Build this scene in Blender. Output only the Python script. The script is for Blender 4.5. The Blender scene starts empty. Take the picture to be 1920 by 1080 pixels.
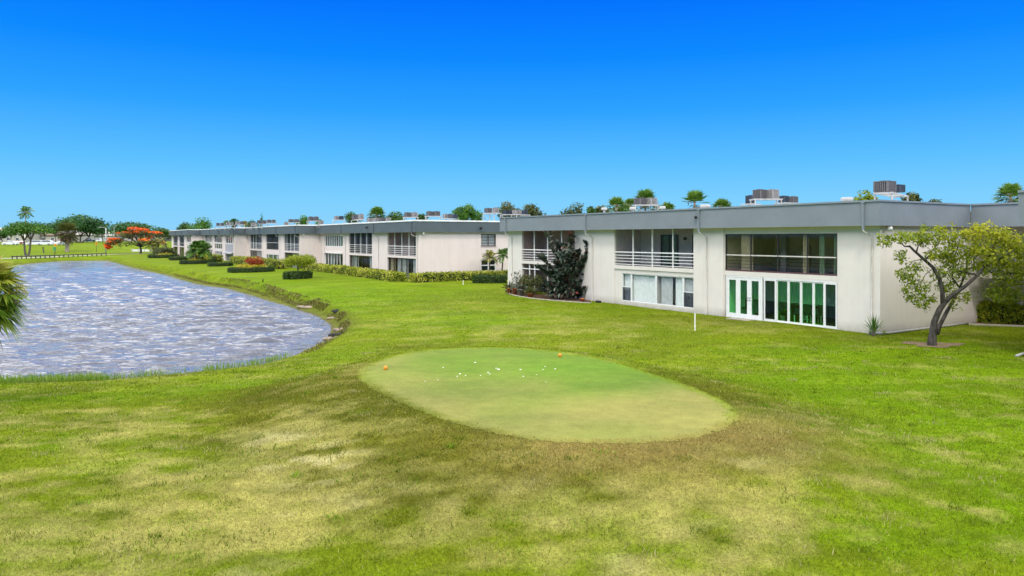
import bpy, math, random
import numpy as np
from mathutils import Vector, Matrix
R = math.radians
rng = np.random.default_rng(7)
random.seed(7)
C = bpy.context.scene.collection
F, HZ, CX, CAMZ = 1350.0, 446.0, 960.0, 4.5

# ------------------------------------------------------------------ helpers
def srgb(r, g, b):
    f = lambda c: (c/255/12.92) if c/255 <= .04045 else ((c/255+.055)/1.055)**2.4
    return (f(r), f(g), f(b), 1)

class MB:
    """collects simple solids into one mesh"""
    def __init__(s): s.v = []; s.f = []; s.sm = []
    def add(s, vs, fs, smooth=False):
        o = len(s.v); s.v += [tuple(p) for p in vs]; s.f += [tuple(i+o for i in f) for f in fs]
        s.sm += [smooth]*len(fs)
    def box(s, x0, x1, y0, y1, z0, z1, M=None):
        vs = [(x, y, z) for z in (z0, z1) for y in (y0, y1) for x in (x0, x1)]
        if M is not None: vs = [tuple(M @ Vector(p)) for p in vs]
        s.add(vs, [(0,2,3,1),(4,5,7,6),(0,1,5,4),(2,6,7,3),(0,4,6,2),(1,3,7,5)])
    def quad(s, a, b, c, d): s.add([a, b, c, d], [(0,1,2,3)])
    def tube(s, pts, radii, n=8, cap=True):
        pts = [Vector(p) for p in pts]
        if not hasattr(radii, '__len__'): radii = [radii]*len(pts)
        vs = []; fs = []; prev = None
        for i, p in enumerate(pts):
            t = (pts[min(i+1, len(pts)-1)] - pts[max(i-1, 0)]).normalized()
            if prev is None:
                a = Vector((1,0,0)) if abs(t.x) < .8 else Vector((0,1,0))
                x = t.cross(a).normalized()
            else:
                x = (prev - t*prev.dot(t)).normalized()
            prev = x; y = t.cross(x)
            for k in range(n):
                an = 2*math.pi*k/n
                vs.append(p + (x*math.cos(an) + y*math.sin(an))*radii[i])
        for i in range(len(pts)-1):
            for k in range(n):
                fs.append((i*n+k, i*n+(k+1) % n, (i+1)*n+(k+1) % n, (i+1)*n+k))
        if cap:
            fs.append(tuple(range(n-1, -1, -1))); fs.append(tuple(range((len(pts)-1)*n, len(pts)*n)))
        s.add(vs, fs, True)
    def lathe(s, prof, n=16, M=None):
        vs = []; fs = []
        for r, z in prof:
            for k in range(n):
                a = 2*math.pi*k/n; p = Vector((r*math.cos(a), r*math.sin(a), z)); vs.append(M @ p if M is not None else p)
        for i in range(len(prof)-1):
            for k in range(n): fs.append((i*n+k, i*n+(k+1) % n, (i+1)*n+(k+1) % n, (i+1)*n+k))
        fs.append(tuple(range(n-1, -1, -1))); fs.append(tuple(range((len(prof)-1)*n, len(prof)*n)))
        s.add(vs, fs, True)
    def mesh(s, name, m):
        me = bpy.data.meshes.new(name); me.from_pydata(s.v, [], s.f)
        me.polygons.foreach_set('use_smooth', s.sm); me.materials.append(m); me.update()
        return me
    def build(s, name, m, parent=None, bevel=0):
        o = bpy.data.objects.new(name, s.mesh(name, m)); C.objects.link(o)
        if parent: o.parent = parent
        if bevel:
            b = o.modifiers.new('bevel', 'BEVEL'); b.width = bevel; b.segments = 2; b.limit_method = 'ANGLE'
        return o

def np_mesh(name, verts, faces, m, parent=None, tone=None, col=None, smooth=False):
    """verts (N,3); faces (M,k); tone: per-vertex float; col: per-vertex rgb"""
    verts = np.asarray(verts, np.float32); faces = np.asarray(faces, np.int32)
    me = bpy.data.meshes.new(name); k = faces.shape[1]
    me.vertices.add(len(verts)); me.vertices.foreach_set('co', verts.ravel())
    me.loops.add(faces.size); me.loops.foreach_set('vertex_index', faces.ravel())
    me.polygons.add(len(faces)); me.polygons.foreach_set('loop_start', np.arange(0, faces.size, k, dtype=np.int32))
    me.polygons.foreach_set('loop_total', np.full(len(faces), k, np.int32))
    if smooth: me.polygons.foreach_set('use_smooth', np.ones(len(faces), bool))
    if tone is not None:
        a = me.attributes.new('tone', 'FLOAT', 'POINT'); a.data.foreach_set('value', np.asarray(tone, np.float32).ravel())
    if col is not None:
        c4 = np.ones((len(verts), 4), np.float32); c4[:, :3] = col
        a = me.attributes.new('tint', 'FLOAT_COLOR', 'POINT'); a.data.foreach_set('color', c4.ravel())
    me.materials.append(m); me.update(calc_edges=True)
    o = bpy.data.objects.new(name, me); C.objects.link(o)
    if parent: o.parent = parent
    return o

def tag(o, label=None, cat=None, group=None, kind=None):
    if label: o['label'] = label
    if cat: o['category'] = cat
    if group: o['group'] = group
    if kind: o['kind'] = kind
    return o
def thing(name, label, cat, loc=(0,0,0), rz=0, group=None):
    o = bpy.data.objects.new(name, None); o.empty_display_size = .2; C.objects.link(o)
    o.location = loc; o.rotation_euler = (0,0,rz)
    return tag(o, label, cat, group)
def copy_tree(o, parent=None):
    c = o.copy(); C.objects.link(c)
    if parent is not None: c.parent = parent
    for ch in list(o.children): copy_tree(ch, c)
    return c

# ------------------------------------------------------------------ materials
def newmat(name):
    m = bpy.data.materials.new(name); m.use_nodes = True
    nt = m.node_tree; b = nt.nodes['Principled BSDF']
    return m, nt, b
def N(nt, t, **kw):
    n = nt.nodes.new(t)
    for k, v in kw.items():
        if k in n.inputs: n.inputs[k].default_value = v
        else: setattr(n, k, v)
    return n
def L(nt, a, b): nt.links.new(a, b)
def coords(nt): return nt.nodes.new('ShaderNodeTexCoord').outputs['Object']
def noise(nt, co, scale, detail=4, rough=.55):
    n = N(nt, 'ShaderNodeTexNoise'); n.inputs['Scale'].default_value = scale
    n.inputs['Detail'].default_value = detail; n.inputs['Roughness'].default_value = rough
    L(nt, co, n.inputs['Vector']); return n.outputs['Fac']
def ramp(nt, fac, stops):
    r = N(nt, 'ShaderNodeValToRGB'); cr = r.color_ramp
    while len(cr.elements) < len(stops): cr.elements.new(.5)
    for e, (p, c) in zip(cr.elements, stops): e.position = p; e.color = c if len(c) == 4 else (*c, 1)
    L(nt, fac, r.inputs['Fac']); return r.outputs['Color']
def mixc(nt, fac, a, b, mode='MIX'):
    m = N(nt, 'ShaderNodeMix', data_type='RGBA', blend_type=mode)
    if isinstance(fac, float): m.inputs[0].default_value = fac
    else: L(nt, fac, m.inputs[0])
    for s, x in ((6, a), (7, b)):
        if isinstance(x, tuple): m.inputs[s].default_value = x if len(x) == 4 else (*x, 1)
        else: L(nt, x, m.inputs[s])
    return m.outputs[2]
def bump(nt, b, h, strength=.3, dist=.02):
    bp = N(nt, 'ShaderNodeBump'); bp.inputs['Strength'].default_value = strength; bp.inputs['Distance'].default_value = dist
    L(nt, h, bp.inputs['Height']); L(nt, bp.outputs['Normal'], b.inputs['Normal'])

def paint(name, c, rough=.55, var=.12, scale=3, bmp=.0, bscale=60, metal=0, spec=.3, stretch=None):
    m, nt, b = newmat(name); co = coords(nt)
    if stretch:
        mp = N(nt, 'ShaderNodeMapping'); mp.inputs['Scale'].default_value = stretch; L(nt, co, mp.inputs['Vector']); co2 = mp.outputs[0]
    else: co2 = co
    f = noise(nt, co2, scale, 5, .6)
    d = tuple(x*(1-var) for x in c[:3]); u = tuple(min(1, x*(1+var*.6)) for x in c[:3])
    L(nt, ramp(nt, f, [(.3, d), (.7, u)]), b.inputs['Base Color'])
    b.inputs['Roughness'].default_value = rough; b.inputs['Metallic'].default_value = metal; b.inputs['Specular IOR Level'].default_value = spec
    if bmp: bump(nt, b, noise(nt, co, bscale, 3), bmp, .01)
    return m

def stucco(name, c):
    """painted stucco: faint vertical streaks, grime of its own at the foot of the wall"""
    m, nt, b = newmat(name); co = coords(nt)
    f = noise(nt, co, 1.1, 6, .6)
    mp = N(nt, 'ShaderNodeMapping'); mp.inputs['Scale'].default_value = (2.2, 2.2, .12); L(nt, co, mp.inputs['Vector'])
    s = noise(nt, mp.outputs[0], 1.6, 5, .65)
    base = ramp(nt, f, [(.3, tuple(x*.93 for x in c[:3])), (.7, c)])
    base = mixc(nt, ramp(nt, s, [(.5, (0,0,0)), (.85, (.30,.30,.30))]), base, tuple(x*.72 for x in c[:3]))
    sx = N(nt, 'ShaderNodeSeparateXYZ'); L(nt, co, sx.inputs[0])
    gr = N(nt, 'ShaderNodeMapRange'); gr.inputs[1].default_value = -.02; gr.inputs[2].default_value = .5; gr.inputs[3].default_value = 1; gr.inputs[4].default_value = 0
    L(nt, sx.outputs[2], gr.inputs[0])
    mu = N(nt, 'ShaderNodeMath', operation='MULTIPLY'); L(nt, gr.outputs[0], mu.inputs[0]); L(nt, noise(nt, co, 2.4, 5, .7), mu.inputs[1])
    base = mixc(nt, mu.outputs[0], base, (.22, .2, .15))
    L(nt, base, b.inputs['Base Color']); b.inputs['Roughness'].default_value = .85; b.inputs['Specular IOR Level'].default_value = .15
    bump(nt, b, noise(nt, co, 45, 4), .25, .012)
    return m

def leafmat(name, stops, transl=.25, rough=.5, spec=.25):
    m, nt, b = newmat(name)
    a = N(nt, 'ShaderNodeAttribute', attribute_name='tone')
    c = ramp(nt, a.outputs['Fac'], stops)
    L(nt, c, b.inputs['Base Color']); b.inputs['Roughness'].default_value = rough; b.inputs['Specular IOR Level'].default_value = spec
    t = N(nt, 'ShaderNodeBsdfTranslucent'); L(nt, c, t.inputs['Color'])
    mx = N(nt, 'ShaderNodeMixShader'); mx.inputs[0].default_value = transl
    L(nt, b.outputs[0], mx.inputs[1]); L(nt, t.outputs[0], mx.inputs[2])
    L(nt, mx.outputs[0], nt.nodes['Material Output'].inputs['Surface'])
    return m

def glass(name, tint, rough=.02, boost=1.0):
    m, nt, b = newmat(name)
    tr = N(nt, 'ShaderNodeBsdfTransparent'); tr.inputs['Color'].default_value = (*tint, 1)
    gl = N(nt, 'ShaderNodeBsdfGlossy'); gl.inputs['Roughness'].default_value = rough
    fr = N(nt, 'ShaderNodeFresnel'); fr.inputs['IOR'].default_value = 1.45
    mu = N(nt, 'ShaderNodeMath', operation='MULTIPLY'); mu.inputs[1].default_value = boost; mu.use_clamp = True; L(nt, fr.outputs[0], mu.inputs[0])
    ge = N(nt, 'ShaderNodeNewGeometry'); iv = N(nt, 'ShaderNodeMath', operation='SUBTRACT'); iv.inputs[0].default_value = 1; L(nt, ge.outputs['Backfacing'], iv.inputs[1])
    m2 = N(nt, 'ShaderNodeMath', operation='MULTIPLY'); L(nt, mu.outputs[0], m2.inputs[0]); L(nt, iv.outputs[0], m2.inputs[1]); mu = m2
    mx = N(nt, 'ShaderNodeMixShader'); L(nt, mu.outputs[0], mx.inputs[0]); L(nt, tr.outputs[0], mx.inputs[1]); L(nt, gl.outputs[0], mx.inputs[2])
    L(nt, mx.outputs[0], nt.nodes['Material Output'].inputs['Surface'])
    return m

def bark(name, c):
    m, nt, b = newmat(name); co = coords(nt)
    mp = N(nt, 'ShaderNodeMapping'); mp.inputs['Scale'].default_value = (1,1,.35); L(nt, co, mp.inputs['Vector'])
    f = noise(nt, mp.outputs[0], 8, 7, .75)
    L(nt, ramp(nt, f, [(.36, tuple(x*.3 for x in c[:3])), (.66, tuple(x*1.9 for x in c[:3]))]), b.inputs['Base Color'])
    b.inputs['Roughness'].default_value = .9; b.inputs['Specular IOR Level'].default_value = .1
    bump(nt, b, f, .7, .03); return m

M = dict(
    wall_near=stucco('cream stucco', (.68,.63,.57)),
    wall_far=stucco('pinkish stucco', (.72,.625,.575)),
    wall_grey=stucco('grey stucco', (.36,.36,.38)),
    fascia=paint('blue grey fascia', (.19,.218,.238), .6, .10, .8, .1, 30),
    fascia_far=paint('dark blue grey fascia', (.088,.112,.122), .6, .10, .8, .1, 30),
    coping=paint('grey metal coping', (.20,.235,.26), .4, .1, 1.5, spec=.5),
    coping_far=paint('pale metal coping', (.82,.82,.80), .45, .15, 1.5, spec=.5),
    roof=paint('white roof membrane', (.62,.62,.6), .8, .2, .7),
    soffit=paint('soffit', (.42,.42,.38), .8),
    pipe=paint('downspout paint', (.60,.565,.51), .5, .15, 2),
    pipe_dark=paint('dark downspout paint', (.10,.12,.135), .5, .15, 2),
    white=paint('white painted frame', (.72,.72,.70), .4, .08, 4),
    bronze=paint('dark bronze frame', (.035,.03,.028), .4, .2, 5, spec=.5),
    maroon=paint('maroon sill', (.12,.05,.06), .5, .2, 5),
    inner=paint('balcony interior plaster', (.56,.54,.52), .85),
    inner_mauve=paint('mauve interior plaster', (.46,.34,.31), .85),
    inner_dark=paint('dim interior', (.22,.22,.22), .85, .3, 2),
    inner_tan=paint('tan interior', (.66,.56,.36), .85, .3, 1.2),
    inner_white=paint('white room', (.88,.90,.88), .85),
    floor_in=paint('interior floor', (.22,.17,.14), .5, .2, 4),
    curtain=paint('white vertical blinds', (.80,.80,.78), .8, .1, 4),
    curtain_grey=paint('grey blinds', (.55,.55,.55), .8, .2, 4),
    curtain_green=paint('sage curtain', (.20,.29,.19), .8, .3, 4),
    curtain_tan=paint('tan curtain', (.50,.41,.27), .8, .2, 4),
    furniture=paint('dark green chair', (.035,.06,.035), .5),
    furniture_pale=paint('pale furniture', (.6,.6,.55), .5),
    glass=glass('clear window glass', (.93,.95,.95)),
    glass_dark=glass('smoked window glass', (.84,.86,.85), boost=.8),
    glass_green=glass('green tinted glass', (.66,.98,.74)),
    glass_teal=glass('teal window glass', (.55,.72,.72)),
    screen=glass('insect screen', (.88,.87,.87), .6, .25),
    screen_dark=glass('dark insect screen', (.62,.63,.66), .6, .3),
    ac=paint('condenser grey paint', (.13,.125,.13), .5, .2, 6),
    ac_pale=paint('pale condenser paint', (.30,.29,.285), .5, .2, 6),
    ac_blue=paint('dark blue condenser paint', (.045,.06,.085), .5, .2, 6),
    ac_dark=paint('condenser coil', (.04,.04,.045), .6, .3, 10),
    rack=paint('white painted rack', (.40,.40,.39), .5, .2, 4),
    lamp=paint('lamp housing', (.75,.75,.72), .4),
    dark=paint('dark plastic', (.02,.02,.022), .5),
    terracotta=paint('terracotta', (.46,.13,.045), .8, .25, 9, .3, 40),
    pot_grey=paint('weathered grey pot', (.22,.20,.17), .85, .3, 9, .3, 40),
    soil=paint('bare sandy soil', (.20,.14,.085), .95, .4, 8, .8, 25),
    mulch=paint('red brown mulch', (.10,.05,.03), .95, .5, 14, 1, 30),
    concrete=paint('pale concrete', (.36,.33,.27), .9, .25, 3, .4, 30),
    road=paint('sun bleached road', (.24,.24,.24), .9, .15, .4, .3, 20),
    white_plastic=paint('white plastic post', (.78,.75,.66), .5, .15, 9),
    orange=paint('orange tee marker', (.72,.27,.02), .45, .12, 20),
    sand=paint('divot sand', (.72,.72,.62), .95, .2, 20),
    guard=paint('weathered dark timber', (.075,.085,.07), .85, .3, 6),
    sign_y=paint('yellow sign', (.75,.36,.03), .5),
    sign_g=paint('green sign', (.05,.32,.14), .5),
    sign_r=paint('red brown symbol', (.28,.03,.02), .5),
    steel=paint('galvanised steel', (.45,.45,.45), .5, .1, 4, spec=.5),
    car_white=paint('white car paint', (.75,.76,.78), .25, .03, 1, spec=.5),
    car_dark=paint('dark blue car paint', (.02,.03,.05), .25, .03, 1, spec=.5),
    car_red=paint('dull red car paint', (.25,.06,.05), .3, .03, 1, spec=.5),
    car_glass=paint('car glass', (.03,.04,.05), .1, .05, 1, spec=.6),
    tyre=paint('tyre rubber', (.02,.02,.02), .8),
    rim=paint('wheel rim', (.5,.5,.5), .35, .05, 4, spec=.6),
    house=paint('pale house wall', (.42,.39,.34), .85),
    house_roof=paint('pale tiled roof', (.40,.37,.33), .8, .15, 2),
    house_roof_brown=paint('brown shingle roof', (.22,.15,.12), .8, .2, 2),
    bark=bark('grey brown bark', (.13,.11,.085)),
    bark_dark=bark('dark bark', (.055,.05,.042)),
    bark_pale=bark('pale palm trunk', (.30,.26,.2)),
    rock=paint('shore rock', (.30,.24,.17), .9, .4, 5, .8, 14),
    log=paint('dark driftwood', (.035,.035,.035), .9, .4, 6, .8, 20),
    core=paint('dark shade core', (.02,.025,.01), .95, .3, 6),  # solid dark filling added inside the planting to block light
)
LM = dict(
    tree=leafmat('broad leaf green', [(0,(.015,.045,.012)),(.5,(.045,.115,.018)),(1,(.12,.22,.03))]),
    bright=leafmat('fresh green leaf', [(0,(.02,.07,.008)),(.5,(.06,.17,.012)),(1,(.14,.28,.03))]),
    banyan=leafmat('deep green leaf', [(0,(.012,.045,.016)),(.5,(.036,.115,.03)),(1,(.085,.20,.045))]),
    olive=leafmat('olive leaf', [(0,(.025,.04,.012)),(.5,(.08,.10,.022)),(1,(.17,.17,.04))]),
    yellow=leafmat('yellow green leaf', [(0,(.05,.10,.006)),(.42,(.21,.28,.012)),(1,(.52,.50,.03))], .38),
    croton=leafmat('variegated hedge leaf', [(0,(.06,.09,.006)),(.35,(.22,.28,.016)),(.7,(.48,.50,.05)),(1,(.74,.68,.16))], .35),
    gold=leafmat('golden ground cover leaf', [(0,(.18,.18,.01)),(.5,(.45,.38,.02)),(1,(.7,.6,.06))], .3),
    clipped=leafmat('clipped dark hedge leaf', [(0,(.010,.03,.005)),(.5,(.035,.085,.010)),(1,(.09,.17,.02))], .2),
    rubber=leafmat('burgundy rubber leaf', [(0,(.02,.024,.016)),(.3,(.034,.05,.032)),(.5,(.055,.085,.052)),(.64,(.15,.18,.12)),(.76,(.12,.055,.042)),(1,(.24,.045,.03))], .12, .35, .4),
    red=leafmat('red croton leaf', [(0,(.12,.02,.008)),(.5,(.36,.06,.015)),(1,(.5,.16,.05))], .3),
    flame=leafmat('orange blossom', [(0,(.5,.05,.008)),(.5,(.85,.13,.01)),(1,(.95,.28,.04))], .3),
    palm=leafmat('palm frond', [(0,(.02,.06,.008)),(.5,(.07,.17,.02)),(1,(.20,.32,.05))], .3, .4, .35),
    palm_mix=leafmat('mixed palm frond', [(0,(.04,.10,.010)),(.4,(.15,.26,.025)),(.75,(.36,.38,.04)),(1,(.52,.42,.14))], .35, .4, .3),
    palm_gold=leafmat('yellowing palm frond', [(0,(.05,.07,.01)),(.4,(.12,.16,.02)),(.75,(.30,.26,.03)),(1,(.42,.27,.12))], .25, .45, .3),
    palm_dry=leafmat('dry brown frond', [(0,(.06,.055,.03)),(.5,(.18,.14,.075)),(1,(.32,.25,.14))], .2, .7, .1),
    silver=leafmat('grey green leaf', [(0,(.05,.06,.04)),(.5,(.14,.16,.11)),(1,(.38,.40,.30))], .2),
    reed=leafmat('reed blade', [(0,(.07,.14,.008)),(.5,(.16,.28,.02)),(1,(.34,.40,.10))], .35),
    bank=leafmat('matted bank grass', [(0,(.05,.045,.012)),(.4,(.15,.125,.035)),(.7,(.17,.20,.02)),(1,(.40,.34,.14))], .3),
)

# ------------------------------------------------------------------ terrain
def W(px, py, z):                       # a point of the place on the level z, read off the survey of the photograph
    Y = (CAMZ-z)*F/(py-HZ); return ((px-CX)/F*Y, Y)
WZ = -.8
shore_px = [(25,499),(60,494),(117,489.5),(198,488.5),(248,503),(312,517),(368,533),(425,541),(478,556),(531,572),(584,588),(614,603),(622,614),(619,628),(606,641),(552,666),(489,684),(354,699),(212,712),(106,716),(0,718),(-150,722)]
LAKE = np.array([W(a, b, WZ) for a, b in shore_px] + [(-34,24),(-60,28),(-88,45),(-100,80),(-98,115)])
tee_px = [(668,706),(674,693),(694,681),(735,667),(800,656),(880,651),(960,651),(1050,658),(1130,673),(1210,697),(1290,722),(1345,746),(1380,768),(1386,786),(1355,809),(1290,824),(1200,831),(1100,832),(1000,825),(900,806),(820,784),(750,757),(700,732),(674,716)]
TZ = .45
TEE = np.array([W(a, b, TZ) for a, b in tee_px])

def sdist(P, poly):                     # signed distance, negative inside
    x, y = P[:,0], P[:,1]; n = len(poly); d2 = np.full(len(P), 1e18); ins = np.zeros(len(P), bool)
    for i in range(n):
        a = poly[i]; b = poly[(i+1) % n]; e = b-a
        t = np.clip(((x-a[0])*e[0]+(y-a[1])*e[1])/(e@e), 0, 1)
        d2 = np.minimum(d2, (x-a[0]-t*e[0])**2+(y-a[1]-t*e[1])**2)
        c = ((a[1] > y) != (b[1] > y))
        with np.errstate(divide='ignore', invalid='ignore'):
            xi = (b[0]-a[0])*(y-a[1])/(b[1]-a[1]+1e-12)+a[0]
        ins ^= c & (x < xi)
    d = np.sqrt(d2); return np.where(ins, -d, d)
def ss(a, b, x):
    t = np.clip((x-a)/(b-a), 0, 1); return t*t*(3-2*t)
def vnoise(x, y, seed=0):               # smooth value noise
    xi = np.floor(x).astype(np.int64); yi = np.floor(y).astype(np.int64); fx = x-xi; fy = y-yi
    fx = fx*fx*(3-2*fx); fy = fy*fy*(3-2*fy)
    def h(a, b):
        n = (a*374761393 + b*668265263 + seed*974634777) & 0x7fffffff
        n = ((n ^ (n >> 13))*1274126177) & 0x7fffffff
        return ((n ^ (n >> 16)) & 0xffff)/65535.
    return (h(xi,yi)*(1-fx)+h(xi+1,yi)*fx)*(1-fy) + (h(xi,yi+1)*(1-fx)+h(xi+1,yi+1)*fx)*fy
def fbm(x, y, s, seed=0, o=4):
    r = 0; a = .5
    for i in range(o): r = r+a*vnoise(x/s*2**i+17.3*i, y/s*2**i+5.1*i, seed+i); a *= .5
    return r/(1-.5**o)
def terrain(x, y):
    x = np.atleast_1d(np.asarray(x, float)); y = np.atleast_1d(np.asarray(y, float)); P = np.stack([x, y], 1)
    b = .28*ss(58, 70, y) - .12*ss(14, 8, y)
    b = b + 1.75*ss(180, 238, y)*ss(-110, -130, x) + .5*ss(235, 320, y)*ss(-80, -110, x)
    b = b - .15*ss(160, 172, y)*ss(190, 176, y)*ss(-60, -80, x)
    b = b + (fbm(x, y, 9, 3, 3)-.5)*.16*ss(300, 60, y)
    d = sdist(P, LAKE)
    steep = ss(33, 38, y + .15*(x+10))*ss(400, 100, y)
    wob = (fbm(x, y, 2.2, 9, 3)-.5)*1.1
    dd = d+wob*.8
    sh = np.minimum(1.6, .5+.02*np.maximum(y-35, 0))
    gs = np.where(dd < sh, 1-.14*dd/sh, 0)
    gs = np.where(dd >= sh, .86-.56*ss(sh, sh+.55, dd), gs); gs = np.where(dd > sh+.55, .30*np.exp(-(dd-sh-.55)/4.5), gs)
    gg = np.exp(-np.maximum(d, 0)/4.2)
    g = np.where(d > 0, steep*gs+(1-steep)*gg, 1)
    z = b+(WZ-b)*g
    z = np.where(d < 0, WZ+np.maximum(d*.55, -1.3)-.02, z)
    t = sdist(P, TEE)
    h = 1-ss(0, 4.6, t); far = ss(20, 26, y)
    h = np.where(t > 0, (1-far)*h+far*(1-ss(0, 2.6, t)), 1)
    z = z*(1-h)+(TZ + (fbm(x, y, 5, 31, 2)-.5)*.05)*h
    return z
def tz(x, y): return float(terrain(x, y)[0])
def G(px, py):                          # ground point seen at that place of the photograph
    z = 0.
    for _ in range(40):
        X, Y = W(px, py, z); z += .5*(tz(X, Y)-z)
    return X, Y, z

# colour zones of the turf: dry thatch, rank green, olive rough (the turf's own, plus the mound slope's shade painted as olive)
def blobs(lst, x, y):
    r = np.zeros_like(x)
    for px, py, rx, ry, a in lst:
        X, Y = W(px, py, 0); X2 = W(px+rx, py, 0)[0]; Y2 = W(px, py-ry, 0)[1]
        sx = X2-X; sy = max(Y2-Y, .3); r = r+a*np.exp(-.5*(((x-X)/sx)**2+((y-Y)/sy)**2))
    return r
DRY = [(1280,890,240,60,.95),(1100,880,110,40,.5),(1250,1010,240,60,.6),(520,850,120,40,1.05),(600,905,60,22,.6),(430,960,250,60,.5),(150,1040,250,60,.6),(250,880,260,60,.35),(350,1000,200,60,.35),(100,800,250,18,.55),(860,960,120,60,.35),(1480,880,120,50,.5),(1450,800,60,20,.35),
       (900,580,200,8,.35),(700,600,80,8,.5),(1150,610,220,9,.45),(1380,620,130,7,.4),(1000,610,80,5,.4),(760,590,60,6,.4),(1180,870,130,18,.5)]
GREEN = [(1760,760,190,60,1.),(1850,930,130,70,1.),(1880,680,200,30,.9),(1650,1010,90,30,.6),(1640,700,130,30,.7),(1550,740,80,20,.4),(880,605,110,12,.9),(700,560,120,14,.6),(590,545,150,14,.7),(640,650,60,10,.8),(450,715,120,7,.9),(100,735,160,9,.9),(180,820,90,14,.5),(230,870,120,18,.4),(540,1000,60,12,.5),(1100,570,160,9,.45),(420,530,100,12,.5),(1480,650,120,12,.5),(80,1000,60,20,.3)]
OLIVE = [(700,830,150,55,.9),(590,770,120,42,1.3),(900,880,170,35,.9),(1150,850,160,14,.6),(900,950,150,60,.5),(450,740,70,12,.7),(760,640,60,8,.6),(1350,600,150,7,.5),(700,920,90,30,.5),(1500,830,90,18,.4),(1250,940,100,24,.3),(1620,640,100,8,.2),(820,565,120,6,.3)]
def zones(x, y):
    nz = fbm(x, y, 2.5, 41, 4)-.5; n2 = fbm(x, y, .8, 77, 3)-.5; st = fbm(x*.35, y*1.1, 1.1, 23, 4)-.5
    n3 = fbm(x*.7, y*1.2, .42, 29, 4)-.5; dry = np.clip(blobs(DRY, x, y)*.62+nz*.6+n2*1.2+st*.8+n3*1.7*ss(30, 16, y)-.07, 0, 1)
    grn = np.clip(blobs(GREEN, x, y)+(fbm(x*.6, y, 2.2, 55, 4)-.5)*.9+(fbm(x*.7, y, .5, 57, 4)-.5)*.9, 0, 1)
    oli = np.clip(blobs(OLIVE, x, y)+(fbm(x*.6, y, 1.6, 66, 4)-.5)*.7+(fbm(x*.7, y, .45, 67, 4)-.5)*1.0, 0, 1)
    t = sdist(np.stack([x, y], 1), TEE); oli = np.clip(oli+.75*ss(3.2, .2, t)*ss(24, 19, y)*(t > 0)*(.6+.8*(fbm(x, y, 1.1, 81, 3))), 0, 1); dry = dry*(1-.45*ss(3., .2, t)*ss(24, 19, y))  # shade of the mound slope painted in as olive near the tee
    far = ss(30, 45, y)
    dry = dry*(1-.5*far); grn = np.clip(grn+.35*ss(40, 90, y), 0, 1); oli = oli*(1-.3*far)
    return dry, grn, oli
COL = dict(mid=(.150,.204,.0055), dry=(.35,.325,.092), grn=(.130,.222,.001), oli=(.092,.094,.007), wet=(.11,.12,.018), mud=(.13,.10,.05))
def turf(x, y):
    dry, grn, oli = zones(x, y); c = np.array(COL['mid'])[None]*np.ones((len(x), 3))
    mixa = lambda c, k, f: c*(1-f[:,None])+np.array(COL[k])[None]*f[:,None]
    c = mixa(c, 'grn', grn); c = mixa(c, 'oli', oli*.85); c = mixa(c, 'dry', dry*.85)
    br = np.clip(blobs([(1230,868,230,26,.8),(1330,850,120,16,.5),(1130,905,150,22,.4)], x, y)*(.35+1.3*fbm(x*.7, y, .7, 101, 4)), 0, .8)
    c = c*(1-br[:,None])+np.array((.20,.15,.042))[None]*br[:,None]
    pl = np.clip(blobs([(515,832,40,8,1.),(600,888,45,22,.9),(540,862,70,16,.6),(690,935,28,10,.8),(560,955,26,8,.6),(470,1060,40,8,.5),(1180,1040,40,20,.4),(1420,905,60,8,.4),(1330,1005,50,20,.3)], x, y), 0, 1)*ss(.50, .62, fbm(x*.6, y, .32, 111, 4))
    c = c*(1-pl[:,None]*.7)+np.array((.46,.42,.20))[None]*pl[:,None]*.7
    d = sdist(np.stack([x, y], 1), LAKE)
    steep = ss(33, 38, y+.15*(x+10))
    shelf = ss(2.0, .6, d)*steep*ss(-3, 0, d); c = mixa(c, 'wet', shelf*.8)
    c = mixa(c, 'mud', ss(.35, 0, np.abs(d))*.7); c = mixa(c, 'mud', ss(0, -1, d))
    return c

def lines(*segs):
    r = [segs[0][0]]
    for a, b, s in segs:
        n = max(1, round((b-a)/s)); r += list(a+(b-a)*np.arange(1, n+1)/n)
    return np.array(r)
gx = np.concatenate([-lines((135,400,6),(400,1000,60),(1000,6000,500))[::-1][:-1], lines((-135,-45,1.0),(-45,-16,.4),(-16,14,.14),(14,34,.35),(34,70,1.5)), lines((70,200,10),(200,1000,60),(1000,6000,500))[1:]])
gy = np.concatenate([lines((-200,-20,20),(-20,6,1)), lines((6,8.5,.5),(8.5,22,.13),(22,36,.22),(36,66,.45),(66,130,.9),(130,245,1.2),(245,400,6),(400,1000,40),(1000,7000,400))[1:]])
X, Y = np.meshgrid(gx, gy); X = X.ravel(); Y = Y.ravel(); Z = terrain(X, Y); nx, ny = len(gx), len(gy)
I = np.arange(nx*ny).reshape(ny, nx)
FA = np.stack([I[:-1,:-1].ravel(), I[:-1,1:].ravel(), I[1:,1:].ravel(), I[1:,:-1].ravel()], 1)
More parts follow.
